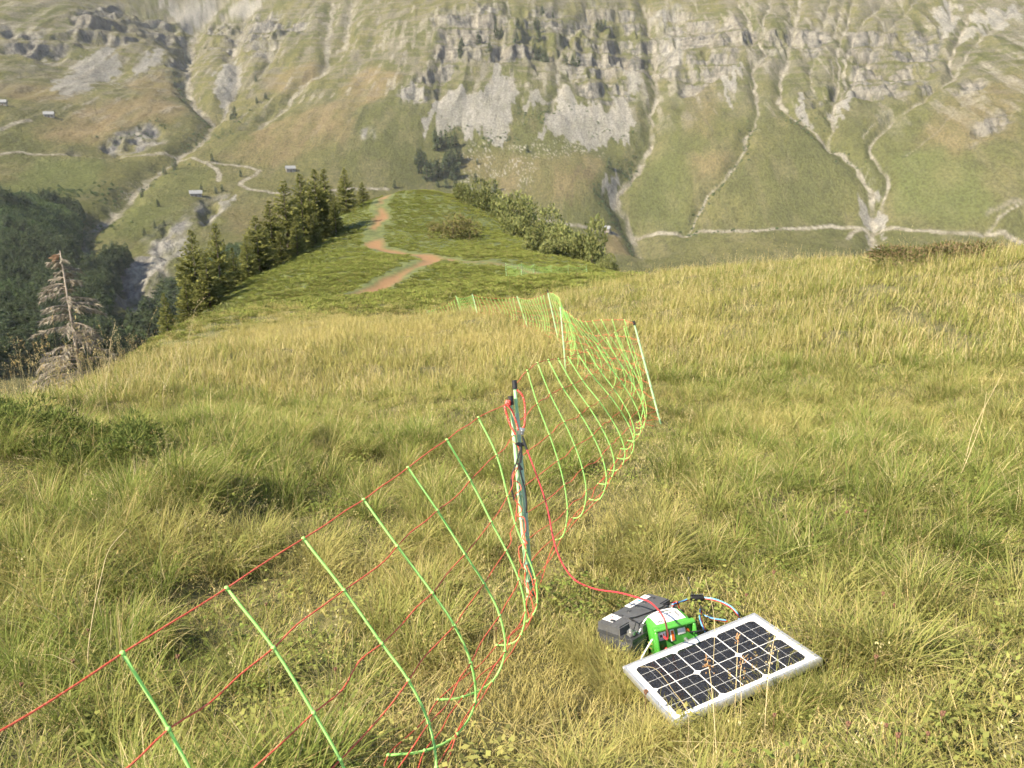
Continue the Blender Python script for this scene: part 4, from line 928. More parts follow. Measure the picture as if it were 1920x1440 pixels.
def scatter(name, P, rot, scl, pick, tint, protos, label, cat):
    """one object of kind stuff: the prototypes instanced on points"""
    me = bpy.data.meshes.new(name); n = len(P)
    me.vertices.add(n); me.vertices.foreach_set('co', np.asarray(P, np.float32).ravel())
    me.attributes.new('rot', 'FLOAT_VECTOR', 'POINT').data.foreach_set('vector', np.asarray(rot, np.float32).ravel())
    me.attributes.new('scl', 'FLOAT_VECTOR', 'POINT').data.foreach_set('vector', np.asarray(scl, np.float32).ravel())
    me.attributes.new('pick', 'INT', 'POINT').data.foreach_set('value', np.asarray(pick, np.int32))
    me.attributes.new('tint', 'FLOAT', 'POINT').data.foreach_set('value', np.asarray(tint, np.float32))
    o = link(bpy.data.objects.new(name, me)); tag(o, label, cat, kind='stuff')
    g = bpy.data.node_groups.new(name, 'GeometryNodeTree'); g.interface.new_socket('Geometry', in_out='INPUT', socket_type='NodeSocketGeometry'); g.interface.new_socket('Geometry', in_out='OUTPUT', socket_type='NodeSocketGeometry')
    i, q = g.nodes.new('NodeGroupInput'), g.nodes.new('NodeGroupOutput'); ip = g.nodes.new('GeometryNodeInstanceOnPoints'); ci = g.nodes.new('GeometryNodeCollectionInfo')
    ci.inputs['Collection'].default_value = proto_collection(name + '_kinds', protos); ci.inputs['Separate Children'].default_value = True; ci.inputs['Reset Children'].default_value = True
    def na(nm, ty):
        a = g.nodes.new('GeometryNodeInputNamedAttribute'); a.data_type = ty; a.inputs[0].default_value = nm; return a.outputs[0]
    g.links.new(i.outputs[0], ip.inputs['Points']); g.links.new(ci.outputs[0], ip.inputs['Instance']); ip.inputs['Pick Instance'].default_value = True
    g.links.new(na('pick', 'INT'), ip.inputs['Instance Index']); g.links.new(na('rot', 'FLOAT_VECTOR'), ip.inputs['Rotation']); g.links.new(na('scl', 'FLOAT_VECTOR'), ip.inputs['Scale'])
    g.links.new(ip.outputs[0], q.inputs[0]); md = o.modifiers.new('scatter', 'NODES'); md.node_group = g
    return o

# ------------------------------------------------------------------ grass of the meadow
rg = np.random.default_rng(5)
GREEN = np.array([(.238, .262, .070), (.208, .246, .064), (.262, .274, .080), (.294, .282, .092), (.194, .232, .062), (.316, .292, .104)])
LIVE = np.array([(.182, .236, .058), (.202, .252, .062), (.236, .266, .072), (.156, .208, .052)])
STRAW = np.array([(.54, .455, .235), (.60, .515, .29), (.48, .405, .195), (.44, .33, .155)])
RUST = np.array([(.26, .13, .05), (.20, .10, .04)])
MIXED = np.r_[GREEN, GREEN, LIVE, STRAW[:2]]
def turf(k):
    r = np.random.default_rng(100 + k); st_ = STRAW if k % 3 == 0 else np.r_[STRAW, GREEN]
    return join([blades(r, 520, .27, (.04, .11), .0046, (.1, .9), (.3, 1.6), MIXED, seg=3), blades(r, 120, .27, (.06, .15), .0034, (.3, 1.2), (.2, 1.2), st_, seg=3),
                 blades(r, 170, .26, (.03, .06), .0072, (.5, 1.3), (.2, .8), LIVE, seg=2)])
def tussock(k, live):
    r = np.random.default_rng(200 + k); a = r.uniform(0, 6.28); bi = (math.cos(a), math.sin(a))
    return join([blades(r, 110, .075, (.12, .26), .0042, (.05, .65), (.6, 2.0), live, bi, .55), blades(r, 22, .06, (.14, .30), .0030, (.2, .9), (.4, 1.6), STRAW, bi, .6)])
def litter(k):
    r = np.random.default_rng(300 + k); a = r.uniform(0, 6.28)
    return join([blades(r, 60, .18, (.10, .22), .0034, (1.1, 1.5), (-.1, .4), STRAW, (math.cos(a), math.sin(a)), 1.2), blades(r, 40, .17, (.04, .10), .004, (.3, 1.2), (.2, 1.0), MIXED)])
def herb(k):
    r = np.random.default_rng(400 + k); n = 80; a = r.uniform(0, 6.28, n); q = .13 * np.sqrt(r.uniform(0, 1, n))
    P = np.c_[q * np.cos(a), q * np.sin(a), r.uniform(.015, .075, n)]; D = np.c_[np.cos(a * 3), np.sin(a * 3), r.uniform(-.2, .5, n)]
    return join([cards(P, D, r.uniform(.012, .026, n), r.uniform(.009, .016, n), LIVE[r.integers(0, 4, n)] * r.uniform(.8, 1.25, (n, 1)), r, np.tile((0, 0, 1.), (n, 1)) + r.normal(0, .3, (n, 3))), blades(r, 40, .14, (.05, .10), .004, (.2, 1.0), (.3, 1.3), GREEN)])
def stalks(k, n, L, head):
    r = np.random.default_rng(500 + k); parts = []
    v = blades(r, n, .10, L, .0021, (.0, .28), (.05, .55), STRAW, seg=5); parts.append(v)
    tips = v[0].reshape(n, 11, 3)
    for i in range(n):
        t0, t1 = tips[i, 8], tips[i, 10]; d = t1 - t0; c = STRAW[r.integers(0, 4)] * r.uniform(.75, 1.1)
        if r.uniform() < head:
            m_ = 16; f = r.uniform(.0, 1.05, m_); sp_ = .011 if r.uniform() < .5 else .004
            P = t0 + f[:, None] * d + r.normal(0, sp_, (m_, 3)); parts.append(cards(P, d / np.linalg.norm(d) + r.normal(0, .5, (m_, 3)), .011, .0045, np.tile(c, (m_, 1)), r))
    return join(parts)
def small_turf(k):
    r = np.random.default_rng(150 + k)
    return join([blades(r, 46, .10, (.03, .085), .0042, (.1, .9), (.3, 1.6), MIXED, seg=3), blades(r, 12, .10, (.04, .11), .0032, (.3, 1.2), (.2, 1.2), STRAW, seg=3), blades(r, 20, .10, (.02, .05), .0068, (.5, 1.3), (.2, .8), LIVE, seg=2)])
near_kinds = [plant_mesh('turf', turf(k), M_BLADE) for k in range(5)] + [plant_mesh('tussock', tussock(k, LIVE if k % 2 else np.r_[GREEN, LIVE]), M_BLADE) for k in range(6)] + \
             [plant_mesh('litter', litter(k), M_BLADE) for k in range(3)] + [plant_mesh('herb', herb(k), M_BLADE) for k in range(3)] + [plant_mesh('stalk', stalks(k, 5, (.28, .55), .7), M_BLADE) for k in range(5)] + [plant_mesh('small_turf', small_turf(k), M_BLADE) for k in range(4)]
K_SMALL = (22, 26)
K_TURF, K_TUS, K_LIT, K_HERB, K_STK = (0, 5), (5, 11), (11, 14), (14, 17), (17, 22)
def fan(n, d0, d1, amax=44, power=1.0):
    """random ground points between two ranges inside the seen sector, thinning with distance"""
    u = rg.uniform(0, 1, n); r = (d0 ** (2 - power) + u * (d1 ** (2 - power) - d0 ** (2 - power))) ** (1 / (2 - power)) if power != 2 else d0 * (d1 / d0) ** u
    a = np.radians(rg.uniform(-amax, amax, n)); return r * np.sin(a), r * np.cos(a)
def lattice(step, d0, d1, amax=44):
    """jittered honeycomb of ground points"""
    i, j = np.meshgrid(np.arange(-int(d1 / step) - 2, int(d1 / step) + 3), np.arange(0, int(d1 / step / .866) + 3))
    x = (i + .5 * (j % 2)) * step + rg.uniform(-.16, .16, i.shape) * step; y = j * step * .866 + rg.uniform(-.16, .16, i.shape) * step
    x, y = x.ravel(), y.ravel(); r = np.hypot(x, y); k = (r > d0) & (r < d1) & (np.abs(np.degrees(np.arctan2(x, y))) < amax); return x[k], y[k]
PMi = PM.inverted(); BMi = BM.inverted(); EMi = EM.inverted()
def clear_of_kit(x, y, z, pad):
    ok = np.ones(len(x), bool)
    for Mi, hx_, hy_ in ((PMi, PW / 2, PH / 2), (BMi, BL / 2, BW / 2), (EMi, EW / 2, ED / 2)):
        A = np.array(Mi); lx = A[0, 0] * x + A[0, 1] * y + A[0, 2] * z + A[0, 3]; ly = A[1, 0] * x + A[1, 1] * y + A[1, 2] * z + A[1, 3]
        ok &= ~((np.abs(lx) < hx_ + pad) & (np.abs(ly) < hy_ + pad))
    return ok
NETLINE = [np.array([S1[i][6] for i in range(10, -1, -1)]), np.array([S2[i][6] for i in range(0, 13)])]
def near_net(x, y, pad): return np.minimum(line_dist(x, y, NETLINE[0]), line_dist(x + .0, y, NETLINE[1])) < pad
def near_kit(x, y, pad): return ~clear_of_kit(x, y, ground_h(x, y), pad)
STRAWSPOTS = [(ray_ground(1490, 1135), .38), (ray_ground(1010, 1000), .5), (ray_ground(420, 1020), .5), (ray_ground(700, 1060), .6), (ray_ground(1080, 1330), .45), (ray_ground(960, 1260), .35), (ray_ground(1180, 980), .5)]
def dryness(x, y):
    d = .18 + .30 * fbm(x * .35, y * .35, 3, 201) + .22 * fbm(x * 1.5, y * 1.5, 2, 202)
    d = d + .52 * sstep(8.0, 14, y) * sstep(3, -4, x - .05 * y) + .16 * sstep(14, 20, y) * sstep(0, 6, x)
    for p_, r_ in STRAWSPOTS: d = d + .55 * np.exp(-((x - p_[0]) ** 2 + (y - p_[1]) ** 2) / r_ ** 2)
    return d - .25 * sstep(6, 2, np.hypot(x, y)) * sstep(-.4, .6, fbm(x * .5, y * .5, 2, 203))
def slope_rot(gx, gy, spin):
    """euler angles that stand a patch on the slope, spun about its own axis"""
    out = np.empty((len(gx), 3))
    for i in range(len(gx)):
        n = Vector((-gx[i], -gy[i], 1)).normalized(); q = Vector((0, 0, 1)).rotation_difference(n) @ Matrix.Rotation(spin[i], 3, 'Z').to_quaternion(); out[i] = q.to_euler()
    return out
def sow(kinds_xy, name, label, protos, nmul=1.0):
    P, Rt, Sc, Pk, Ti = [], [], [], [], []
    for (x, y), rng_, s0, s1, keep, tilt, pad in kinds_xy:
        z = ground_h(x, y); dr_ = np.clip(dryness(x, y), 0, 1); k = keep(x, y, dr_) & (heath_mask(x, y) < rg.uniform(.05, .95, len(x))) & (trail_mask(x, y) < .3)
        if pad is not None: k &= clear_of_kit(x, y, z, pad)
        x, y, z, dr_ = x[k], y[k], z[k], dr_[k]; n = len(x)
        P.append(np.c_[x, y, z])
        if tilt < 0:                                   # lie along the slope
            e = .12; gx = (ground_h(x + e, y) - ground_h(x - e, y)) / (2 * e); gy = (ground_h(x, y + e) - ground_h(x, y - e)) / (2 * e)
            Rt.append(slope_rot(gx, gy, rg.uniform(0, 6.28, n)))
        else: Rt.append(np.c_[rg.normal(0, tilt, n), rg.normal(0, tilt, n), rg.uniform(0, 6.28, n)])
        s = rg.uniform(s0, s1, n); Sc.append(np.c_[s, s, s * rg.uniform(.8, 1.2, n)]); Pk.append(rg.integers(*rng_, n)); Ti.append(np.clip(dr_ + rg.normal(0, .12, n), 0, 1))
    return scatter(name, np.concatenate(P), np.concatenate(Rt), np.concatenate(Sc), np.concatenate(Pk), np.concatenate(Ti), protos, label, 'grass')
def around(spots_, n, spread):
    x, y = [], []
    for px, py, k in spots_:
        p_ = ray_ground(px, py, .05); x.append(p_[0] + rg.normal(0, spread * k, n)); y.append(p_[1] + rg.normal(0, spread * k, n))
    return np.concatenate(x), np.concatenate(y)
def U(n): return rg.uniform(0, 1, n)
clump = lambda x, y: sstep(-.15, .45, fbm(x * .9, y * .9, 3, 211))
allp = lambda x, y, d: np.ones(len(x), bool)
sow([(lattice(.37, .5, 9.6, 64), K_TURF, .9, 1.15, lambda x, y, d: ~near_kit(x, y, .34) & ~near_net(x, y, .26), -1, None),
     (lattice(.105, 1.2, 8.2), K_SMALL, .75, 1.1, lambda x, y, d: near_net(x, y, .42) & ~near_kit(x, y, .02), -1, .015),
     (lattice(.095, 1.2, 4.2), K_SMALL, .85, 1.25, lambda x, y, d: near_kit(x, y, .50), -1, .015),
     (fan(3100, .9, 9.8, 62, .75), K_TUS, .7, 1.3, lambda x, y, d: ~near_net(x, y, .30) & (~near_kit(x, y, .16) | (U(len(x)) < .25)) & (U(len(x)) < .22 + .85 * clump(x, y)) & (U(len(x)) > d * .9 - .1), .12, .07),
     (fan(1200, 1.0, 9.5, 60, .75), K_LIT, .7, 1.3, lambda x, y, d: ~near_kit(x, y, .22) & ~near_net(x, y, .2) & (U(len(x)) < d * 1.3 - .15), .06, .06),
     (fan(420, 1.3, 6.5, power=.75), K_HERB, .8, 1.3, lambda x, y, d: U(len(x)) < .9 - d, .1, .02),
     (around([(420, 1040, 1), (560, 900, 1.3), (470, 870, 1.3), (200, 850, 1.6), (60, 960, 1.4), (1250, 1045, 1), (1180, 1030, 1), (1640, 1040, 1.3), (1780, 980, 1.3), (250, 1180, .8), (1600, 1200, 1), (640, 800, 1.6), (1500, 800, 1.6), (1720, 820, 1.6)], 9, .16), K_TUS, .9, 1.3, allp, .15, .10),
     (around([(60, 905, 1.5), (150, 885, 1.5), (250, 865, 1.5), (120, 965, 1.5), (300, 905, 1.5), (30, 1010, 1.4), (200, 960, 1.4), (380, 850, 1.5), (20, 860, 1.5), (90, 840, 1.5), (180, 820, 1.5), (330, 960, 1.4), (80, 1060, 1.3)], 12, .17), K_TUS, 1.0, 1.45, allp, .15, None),
     (around([(1130, 1222, 1), (1148, 1232, 1), (1165, 1242, 1), (1118, 1210, 1), (1190, 1245, 1), (1108, 1192, 1), (1182, 1262, 1), (1225, 1340, 1), (1330, 1350, 1), (1450, 1310, 1), (1530, 1270, 1)], 6, .035), K_TUS, .5, .74, allp, .15, .012),
     (around([(20, 800, 2), (70, 775, 2), (130, 760, 2), (180, 735, 2), (230, 715, 2), (290, 700, 2), (350, 690, 2), (110, 800, 2), (30, 840, 2)], 7, .16), K_STK, 1.1, 1.7, allp, .12, None),
     (fan(420, 1.6, 9.5, power=.5), K_STK, .6, 1.05, lambda x, y, d: U(len(x)) < .45 + .5 * d, .10, .05)],
    'meadow_grass', 'yellow green tussocky grass with dry straw covering the near hillside', near_kinds)
def far_tuft(k, dry_):
    r = np.random.default_rng(600 + k); live = np.r_[GREEN, LIVE[2:3]] if not dry_ else np.r_[GREEN, STRAW[:3]]
    return join([blades(r, 110, .26, (.07, .19), .0085, (.05, .8), (.2, 1.4), live, seg=3), blades(r, 10, .26, (.16, .32), .0045, (.0, .35), (.05, .6), STRAW, seg=3)])
far_kinds = [plant_mesh('far_tuft', far_tuft(k, k % 2), M_BLADE) for k in range(6)] + [plant_mesh('far_stalk', stalks(60 + k, 6, (.28, .52), .9), M_BLADE) for k in range(3)]
sow([(fan(13500, 9.0, 46, 54, 1.0), (0, 6), .8, 1.5, allp, .12, None), (fan(900, 9, 34, power=.8), (6, 9), .9, 1.5, lambda x, y, d: U(len(x)) < .2 + d, .12, None)],
    'upland_grass', 'pale straw and green grass on the far part of the meadow', far_kinds)
# ------------------------------------------------------------------ heath on the knoll
def dwarf(k):
    r = np.random.default_rng(700 + k); n = 260; a = r.uniform(0, 6.28, n); q = .50 * np.sqrt(r.uniform(0, 1, n)); lump = .7 + .3 * np.sin(a * 3 + k)
    h = .13 * np.sqrt(np.clip(1 - (q / .55) ** 2, 0, 1)) * lump * r.uniform(.55, 1.05, n)
    cols = np.array([(.195, .226, .056), (.215, .238, .062), (.172, .205, .050), (.24, .24, .068)] + ([(.25, .205, .085)] if k % 3 == 0 else []))
    return cards(np.c_[q * np.cos(a), q * np.sin(a), h], np.c_[np.cos(a) * .6, np.sin(a) * .6, r.uniform(.2, 1.1, n)], r.uniform(.05, .10, n), r.uniform(.04, .07, n), cols[r.integers(0, len(cols), n)] * r.uniform(.7, 1.25, (n, 1)), r)
kinds = [plant_mesh('dwarf_shrub', dwarf(k), M_LEAF) for k in range(6)]
x, y = fan(60000, 26, 135, 30, 1.0)
k = (heath_mask(x, y) > U(len(x))) & (trail_mask(x, y) < .02) & (line_dist(x, y, TRAIL) > 1.25) & (line_dist(x, y, TRAIL2) > .75); x, y = x[k], y[k]
z = ground_h(x, y); k = z > -24; x, y, z = x[k], y[k], z[k]; n = len(x); s = rg.uniform(.38, .85, n) * (1 + .25 * fbm(x * .2, y * .2, 2, 301))
scatter('heath', np.c_[x, y, z - .02], np.c_[rg.normal(0, .15, n), rg.normal(0, .15, n), rg.uniform(0, 6.28, n)], np.c_[s, s, s * .9], (6 * np.clip(vnoise(x * .12, y * .12, 8) + rg.normal(0, .2, n), 0, .99)).astype(int), np.zeros(n), kinds,
        'low green bilberry and heather cover on the knoll', 'heath')

# ------------------------------------------------------------------ trees and shrubs: builders
def conifer_parts(seed, H, R, dark, tip, whorls=34, per=8, L=.36, Wd=.13, step=.30):
    r = np.random.default_rng(seed); P, D, C, S = [], [], [], []
    for w in range(whorls):
        f = .05 + .93 * (w + r.uniform(-.3, .3)) / (whorls - 1); zc = f * H
        ln0 = R * max(0, 1 - f) ** .95 * (1 if f > .12 else .75) + .035 * H * (1 - f) + .008 * H
        for b_ in range(per + r.integers(-1, 2)):
            if r.uniform() < .07: continue
            a = r.uniform(0, 6.28); ln = ln0 * r.uniform(.62, 1.18); dr = -.42 + .85 * f + r.normal(0, .1); m_ = max(3, int(ln / step * 1.9))
            t_ = np.linspace(.12, 1, m_); rad = ln * t_; zz_ = zc + ln * (dr * t_ + .28 * t_ ** 2)
            for side in (-1, 0, 1):
                an = a + side * r.uniform(.35, .85, m_) * (1 - .3 * t_)
                P.append(np.c_[rad * math.cos(a), rad * math.sin(a), zz_] + r.normal(0, .02 * R, (m_, 3))); D.append(np.c_[np.cos(an), np.sin(an), np.full(m_, dr * .5 + (.15 if side == 0 else -.15)) + r.normal(0, .2, m_)])
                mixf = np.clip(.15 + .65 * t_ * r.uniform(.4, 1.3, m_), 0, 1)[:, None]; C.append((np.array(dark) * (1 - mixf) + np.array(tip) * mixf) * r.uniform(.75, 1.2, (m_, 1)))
    P, D, C = np.concatenate(P), np.concatenate(D), np.concatenate(C); n = len(P)
    P2 = np.r_[P, [[0, 0, H * .955]] * 4]; D2 = np.r_[D, [[.15, 0, 1], [-.15, .1, 1], [0, -.2, 1], [0, 0, 1]]]; C2 = np.r_[C, [tip] * 4]; n = len(P2)
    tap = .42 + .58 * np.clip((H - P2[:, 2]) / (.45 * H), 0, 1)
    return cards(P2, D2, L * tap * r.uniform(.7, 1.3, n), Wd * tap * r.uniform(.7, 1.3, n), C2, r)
def trunk_mesh(name, H, r0, mat, lean=(0, 0), n=7):
    P = [(lean[0] * t_, lean[1] * t_, H * t_ - .15 * (t_ == 0)) for t_ in np.linspace(0, .96, 6)]
    return MB().tube(P, np.linspace(r0, r0 * .12, 6), n).mesh(name, mat, 'all')
def tree(name, label, cat, loc, crown, trunk, s=1.0, rz=0.0, group=None, sz=None):
    e = empty(name, loc, label, cat, group); e.rotation_euler = (0, 0, rz); e.scale = (s, s, sz or s)
    link(bpy.data.objects.new('trunk', trunk), e); link(bpy.data.objects.new('crown', crown), e); return e
ORD = ['first', 'second', 'third', 'fourth', 'fifth', 'sixth', 'seventh', 'eighth', 'ninth', 'tenth', 'eleventh', 'twelfth', 'thirteenth', 'fourteenth', 'fifteenth', 'sixteenth', 'seventeenth', 'eighteenth', 'nineteenth', 'twentieth', 'twenty first', 'twenty second', 'twenty third', 'twenty fourth', 'twenty fifth', 'twenty sixth', 'twenty seventh', 'twenty eighth', 'twenty ninth', 'thirtieth']
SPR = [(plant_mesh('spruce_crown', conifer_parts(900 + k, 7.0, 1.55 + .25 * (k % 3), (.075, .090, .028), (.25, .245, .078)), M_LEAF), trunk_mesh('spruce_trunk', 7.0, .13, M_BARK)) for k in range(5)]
spots = [(370, 548, 428, 58), (415, 542, 414, 60), (392, 552, 470, 56), (352, 572, 520, 54), (313, 607, 546, 49), (466, 512, 440, 68), (487, 506, 402, 70), (515, 502, 372, 74), (543, 494, 338, 78), (573, 484, 322, 82), (599, 470, 316, 86), (616, 468, 314, 88), (650, 402, 314, 99), (680, 372, 340, 106), (632, 466, 362, 84), (560, 500, 404, 76), (594, 484, 396, 80), (530, 506, 430, 73), (546, 540, 503, 62), (617, 541, 516, 60), (500, 508, 425, 71), (440, 520, 462, 64), (588, 478, 350, 85)]
for i, (px, by, ty, d) in enumerate(sorted(spots)):
    b = W(px, by, d); z = float(ground_h(b[0], b[1])); h = W(px, ty, d)[2] - z; me = SPR[i % 5]
    small = by - ty < 45
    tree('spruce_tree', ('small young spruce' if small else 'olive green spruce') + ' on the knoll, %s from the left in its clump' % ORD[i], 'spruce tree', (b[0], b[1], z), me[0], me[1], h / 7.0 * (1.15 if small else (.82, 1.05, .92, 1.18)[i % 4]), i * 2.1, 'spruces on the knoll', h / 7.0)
# broadleaf bushes
def bush_part(seed, n, leaf, cols, lobes=7):
    r = np.random.default_rng(seed); c = np.c_[r.uniform(-.62, .62, lobes), r.uniform(-.5, .5, lobes), r.uniform(.25, .62, lobes)]; c[0] = (0, 0, .62); rad = r.uniform(.26, .42, lobes)
    i = r.integers(0, lobes, n); d = r.normal(0, 1, (n, 3)); d /= np.linalg.norm(d, axis=1)[:, None]; q = rad[i] * r.uniform(.55, 1.12, n) ** .6
    P = c[i] + d * q[:, None]; k = P[:, 2] > .0; P, d = P[k], d[k]; n = len(P); lob = (1 + .18 * np.sin(i[k] * 2.3))[:, None]
    return cards(P, d * .6 + r.normal(0, .6, (n, 3)) + (0, 0, .15), leaf * r.uniform(.6, 1.4, n), leaf * .62 * r.uniform(.7, 1.3, n), cols[r.integers(0, len(cols), n)] * r.uniform(.75, 1.25, (n, 1)) * lob, r)
def stems_mesh(seed, n=6, r0=.022, spread=.45, H=.7):
    r = random.Random(seed); b = MB()
    for k in range(n):
        a = r.uniform(0, 6.28); s = r.uniform(.3, 1) * spread; b.tube([(.05 * math.cos(a), .05 * math.sin(a), -.08), (s * .5 * math.cos(a), s * .5 * math.sin(a), H * .5), (s * math.cos(a + .3), s * math.sin(a + .3), H * r.uniform(.8, 1))], [r0, r0 * .7, r0 * .25], 5)
    return b.mesh('stems', M_BARK, 'all')
ALD = np.array([(.17, .185, .066), (.20, .215, .078), (.13, .15, .056), (.23, .23, .09)])
ald = [plant_mesh('alder_crown', bush_part(1000 + k, 2600, .085, ALD), M_LEAF) for k in range(4)]; ald_s = [stems_mesh(k) for k in range(2)]
BRN = np.array([(.17, .165, .06), (.21, .17, .075), (.14, .14, .05)])
brn = plant_mesh('dwarf_alder_crown', bush_part(1010, 2400, .07, BRN, 10), M_LEAF)
bs = [(872, 398, 54, 34, 106), (902, 412, 70, 52, 103), (936, 424, 62, 48, 98), (968, 430, 78, 66, 94), (966, 470, 62, 40, 86), (1003, 474, 92, 66, 86), (1016, 502, 78, 52, 74), (1052, 502, 92, 66, 72), (1084, 504, 64, 62, 70), (1113, 508, 84, 92, 66), (1143, 514, 50, 34, 60), (1040, 512, 80, 30, 66)]
for i, (px, by, w, h, d) in enumerate(bs):
    b = W(px, by, d); z = float(ground_h(b[0], b[1])); ww = w * d / FPX / 2 / .85; hh = h * d / FPX / .95
    e = tree('alder_bush', ('tall dark' if h > 80 else 'rounded grey green') + ' alder bush on the right flank of the knoll, %s from the left' % ORD[i], 'bush', (b[0], b[1], z - .15 * hh), ald[i % 4], ald_s[i % 2], ww, i * 1.3, 'alder bushes on the knoll', hh * 1.12)
for i, (px, by, w, h, d, lab) in enumerate([(850, 455, 96, 48, 80, 'brownish low shrub in the middle of the knoll slope'), (815, 440, 40, 22, 84, 'small brownish shrub uphill left of the larger knoll shrub'), (424, 618, 54, 40, 42, 'dark rounded bush at the left edge of the heath')]):
    b = W(px, by, d); z = float(ground_h(b[0], b[1])); ww = w * d / FPX / 2 / .85
    tree('dwarf_shrub', lab, 'bush', (b[0], b[1], z - .06), ald[1] if i == 2 else brn, ald_s[0], ww, i, None, h * d / FPX)
# scattered small conifer saplings near the trail
# junipers in the meadow
JUN = np.array([(.12, .16, .045), (.15, .19, .05), (.09, .12, .036), (.19, .21, .065)]); JUN2 = np.array([(.10, .12, .04), (.14, .15, .05), (.24, .17, .09), (.28, .21, .12)])
def spiky(seed, n, leaf, cols, sx=1.0, sy=.8, sz=.45, lobes=9):
    r = np.random.default_rng(seed); c = np.c_[r.uniform(-.75, .75, lobes) * sx, r.uniform(-.6, .6, lobes) * sy, r.uniform(0, .35, lobes) * sz]; rad = r.uniform(.25, .45, lobes); i = r.integers(0, lobes, n)
    d = r.normal(0, 1, (n, 3)); d[:, 2] = np.abs(d[:, 2]) * .9; d /= np.linalg.norm(d, axis=1)[:, None]; P = c[i] + d * (rad[i] * r.uniform(.5, 1.0, n))[:, None] * (1, 1, sz * 1.6)
    return cards(P, d + r.normal(0, .45, (n, 3)), leaf * r.uniform(.6, 1.4, n), leaf * .22 * r.uniform(.8, 1.3, n), cols[r.integers(0, len(cols), n)] * r.uniform(.7, 1.25, (n, 1)), r)
def juniper(label, px, py, d, wx_, wy_, hz, cols, n, leaf, rz=0.0, name='juniper_shrub'):
    b = W(px, py, d); z = float(ground_h(b[0], b[1])); e = empty(name, (b[0], b[1], z), label, 'juniper' if 'juniper' in label else 'shrub'); e.rotation_euler = (0, 0, rz)
    V, F4, F3, C = spiky(int(px + py), n, leaf / max(wx_, .3), cols); V = V * (wx_, wy_, hz * 1.6)
    link(bpy.data.objects.new('foliage', plant_mesh('foliage', (V, F4, F3, C), M_LEAF)), e); st_ = stems_mesh(int(px), 7, .018, .6, .3); o = link(bpy.data.objects.new('stems', st_), e); o.scale = (wx_, wy_, hz); return e
juniper('broad juniper mound on the right hand crest of the meadow', 1755, 500, 14.4, 1.35, .9, .52, JUN2, 9000, .085)
juniper('small juniper in the bottom left corner of the meadow', 175, 1390, 2.45, .17, .13, .11, JUN, 2600, .022)
juniper('dark green juniper patch low at the left edge', 40, 890, 5.4, .55, .40, .36, JUN, 5200, .035)
juniper('small green juniper tuft among grass left of centre', 345, 850, 5.8, .42, .32, .26, JUN, 3000, .032)
juniper('green juniper clump left of the tall crest grass', 165, 915, 5.2, .5, .36, .36, JUN, 4800, .032)
juniper('low juniper spreading beneath the dead heather patch', 70, 835, 6.2, .6, .4, .32, JUN, 4200, .035)
juniper('grey brown dead heather patch on the left crest', 90, 795, 6.8, .75, .5, .26, np.array([(.22, .17, .13), (.28, .22, .17), (.17, .12, .10), (.12, .12, .05)]), 4200, .06, name='heather_shrub')

# ------------------------------------------------------------------ the dead spruce on the left
def dead_spruce():
    b = W(152, 700, 19); z = float(ground_h(b[0], b[1])); tp_ = W(112, 470, 19); H = tp_[2] - z; lx, ly = tp_[0] - b[0], tp_[1] - b[1]
    e = empty('dead_spruce', (b[0], b[1], z), 'dead brown spruce with drooping bare branches at the left', 'spruce tree')
    link(bpy.data.objects.new('trunk', trunk_mesh('dead_trunk', H / .96, .075, M_DEADW, (lx, ly))), e)
    r = np.random.default_rng(77); br, P, D, C = MB(), [], [], []
    for w in range(80):
        f = .06 + .92 * w / 79; a = r.uniform(0, 6.28); ln = (1.35 * max(0, 1 - f) ** .75 + .10) * r.uniform(.6, 1.15); o = np.array([lx * f, ly * f, H * f])
        t_ = np.linspace(0, 1, 6); pts = o + np.c_[np.cos(a) * ln * t_, np.sin(a) * ln * t_, ln * (.30 * t_ - .55 * t_ ** 2 + .12 * t_ ** 3)]
        br.tube(pts, np.linspace(.014, .003, 6), 4)
        m_ = int(60 * ln + 16); u = r.uniform(.15, 1, m_); q = np.c_[[np.interp(u, t_, pts[:, c_]) for c_ in range(3)]].T; an = a + r.choice([-1, 1], m_) * r.uniform(.4, 1.2, m_)
        P.append(q); D.append(np.c_[np.cos(an), np.sin(an), r.uniform(-1.3, -.1, m_)]); base = np.array([(.33, .295, .235), (.30, .275, .225), (.36, .31, .24)])[r.integers(0, 3, m_)]
        if f > .965: base = np.tile((.40, .26, .16), (m_, 1))
        C.append(base * r.uniform(.7, 1.2, (m_, 1)))
    br.build('branches', M_DEADW, e, smooth='all', local=True); P, D, C = map(np.concatenate, (P, D, C))
    link(bpy.data.objects.new('crown', plant_mesh('dead_twigs', cards(P, D, r.uniform(.10, .26, len(P)), .03, C, r), M_LEAF)), e)
dead_spruce()

# ------------------------------------------------------------------ far trees, wood, bushes and huts
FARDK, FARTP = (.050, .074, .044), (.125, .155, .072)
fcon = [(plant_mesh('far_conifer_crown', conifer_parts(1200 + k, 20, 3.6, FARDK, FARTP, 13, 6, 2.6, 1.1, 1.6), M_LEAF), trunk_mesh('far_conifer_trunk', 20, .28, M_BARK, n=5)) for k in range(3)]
ftr = [(x / 3 + 640, y / 3, s) for x, y, s in [(535, 850, 1), (560, 830, 1.1), (590, 830, .9), (615, 840, 1), (640, 830, .9), (530, 800, .9), (430, 940, 1), (450, 930, 1), (470, 940, .9), (440, 975, .8), (480, 1020, 1), (505, 1010, 1.1), (530, 985, 1), (550, 990, 1.1), (580, 975, 1), (605, 965, 1.1), (630, 950, 1), (650, 930, 1), (670, 920, .9), (620, 910, 1), (590, 930, 1), (640, 1010, .9), (655, 1005, .8), (625, 1020, .8)]]
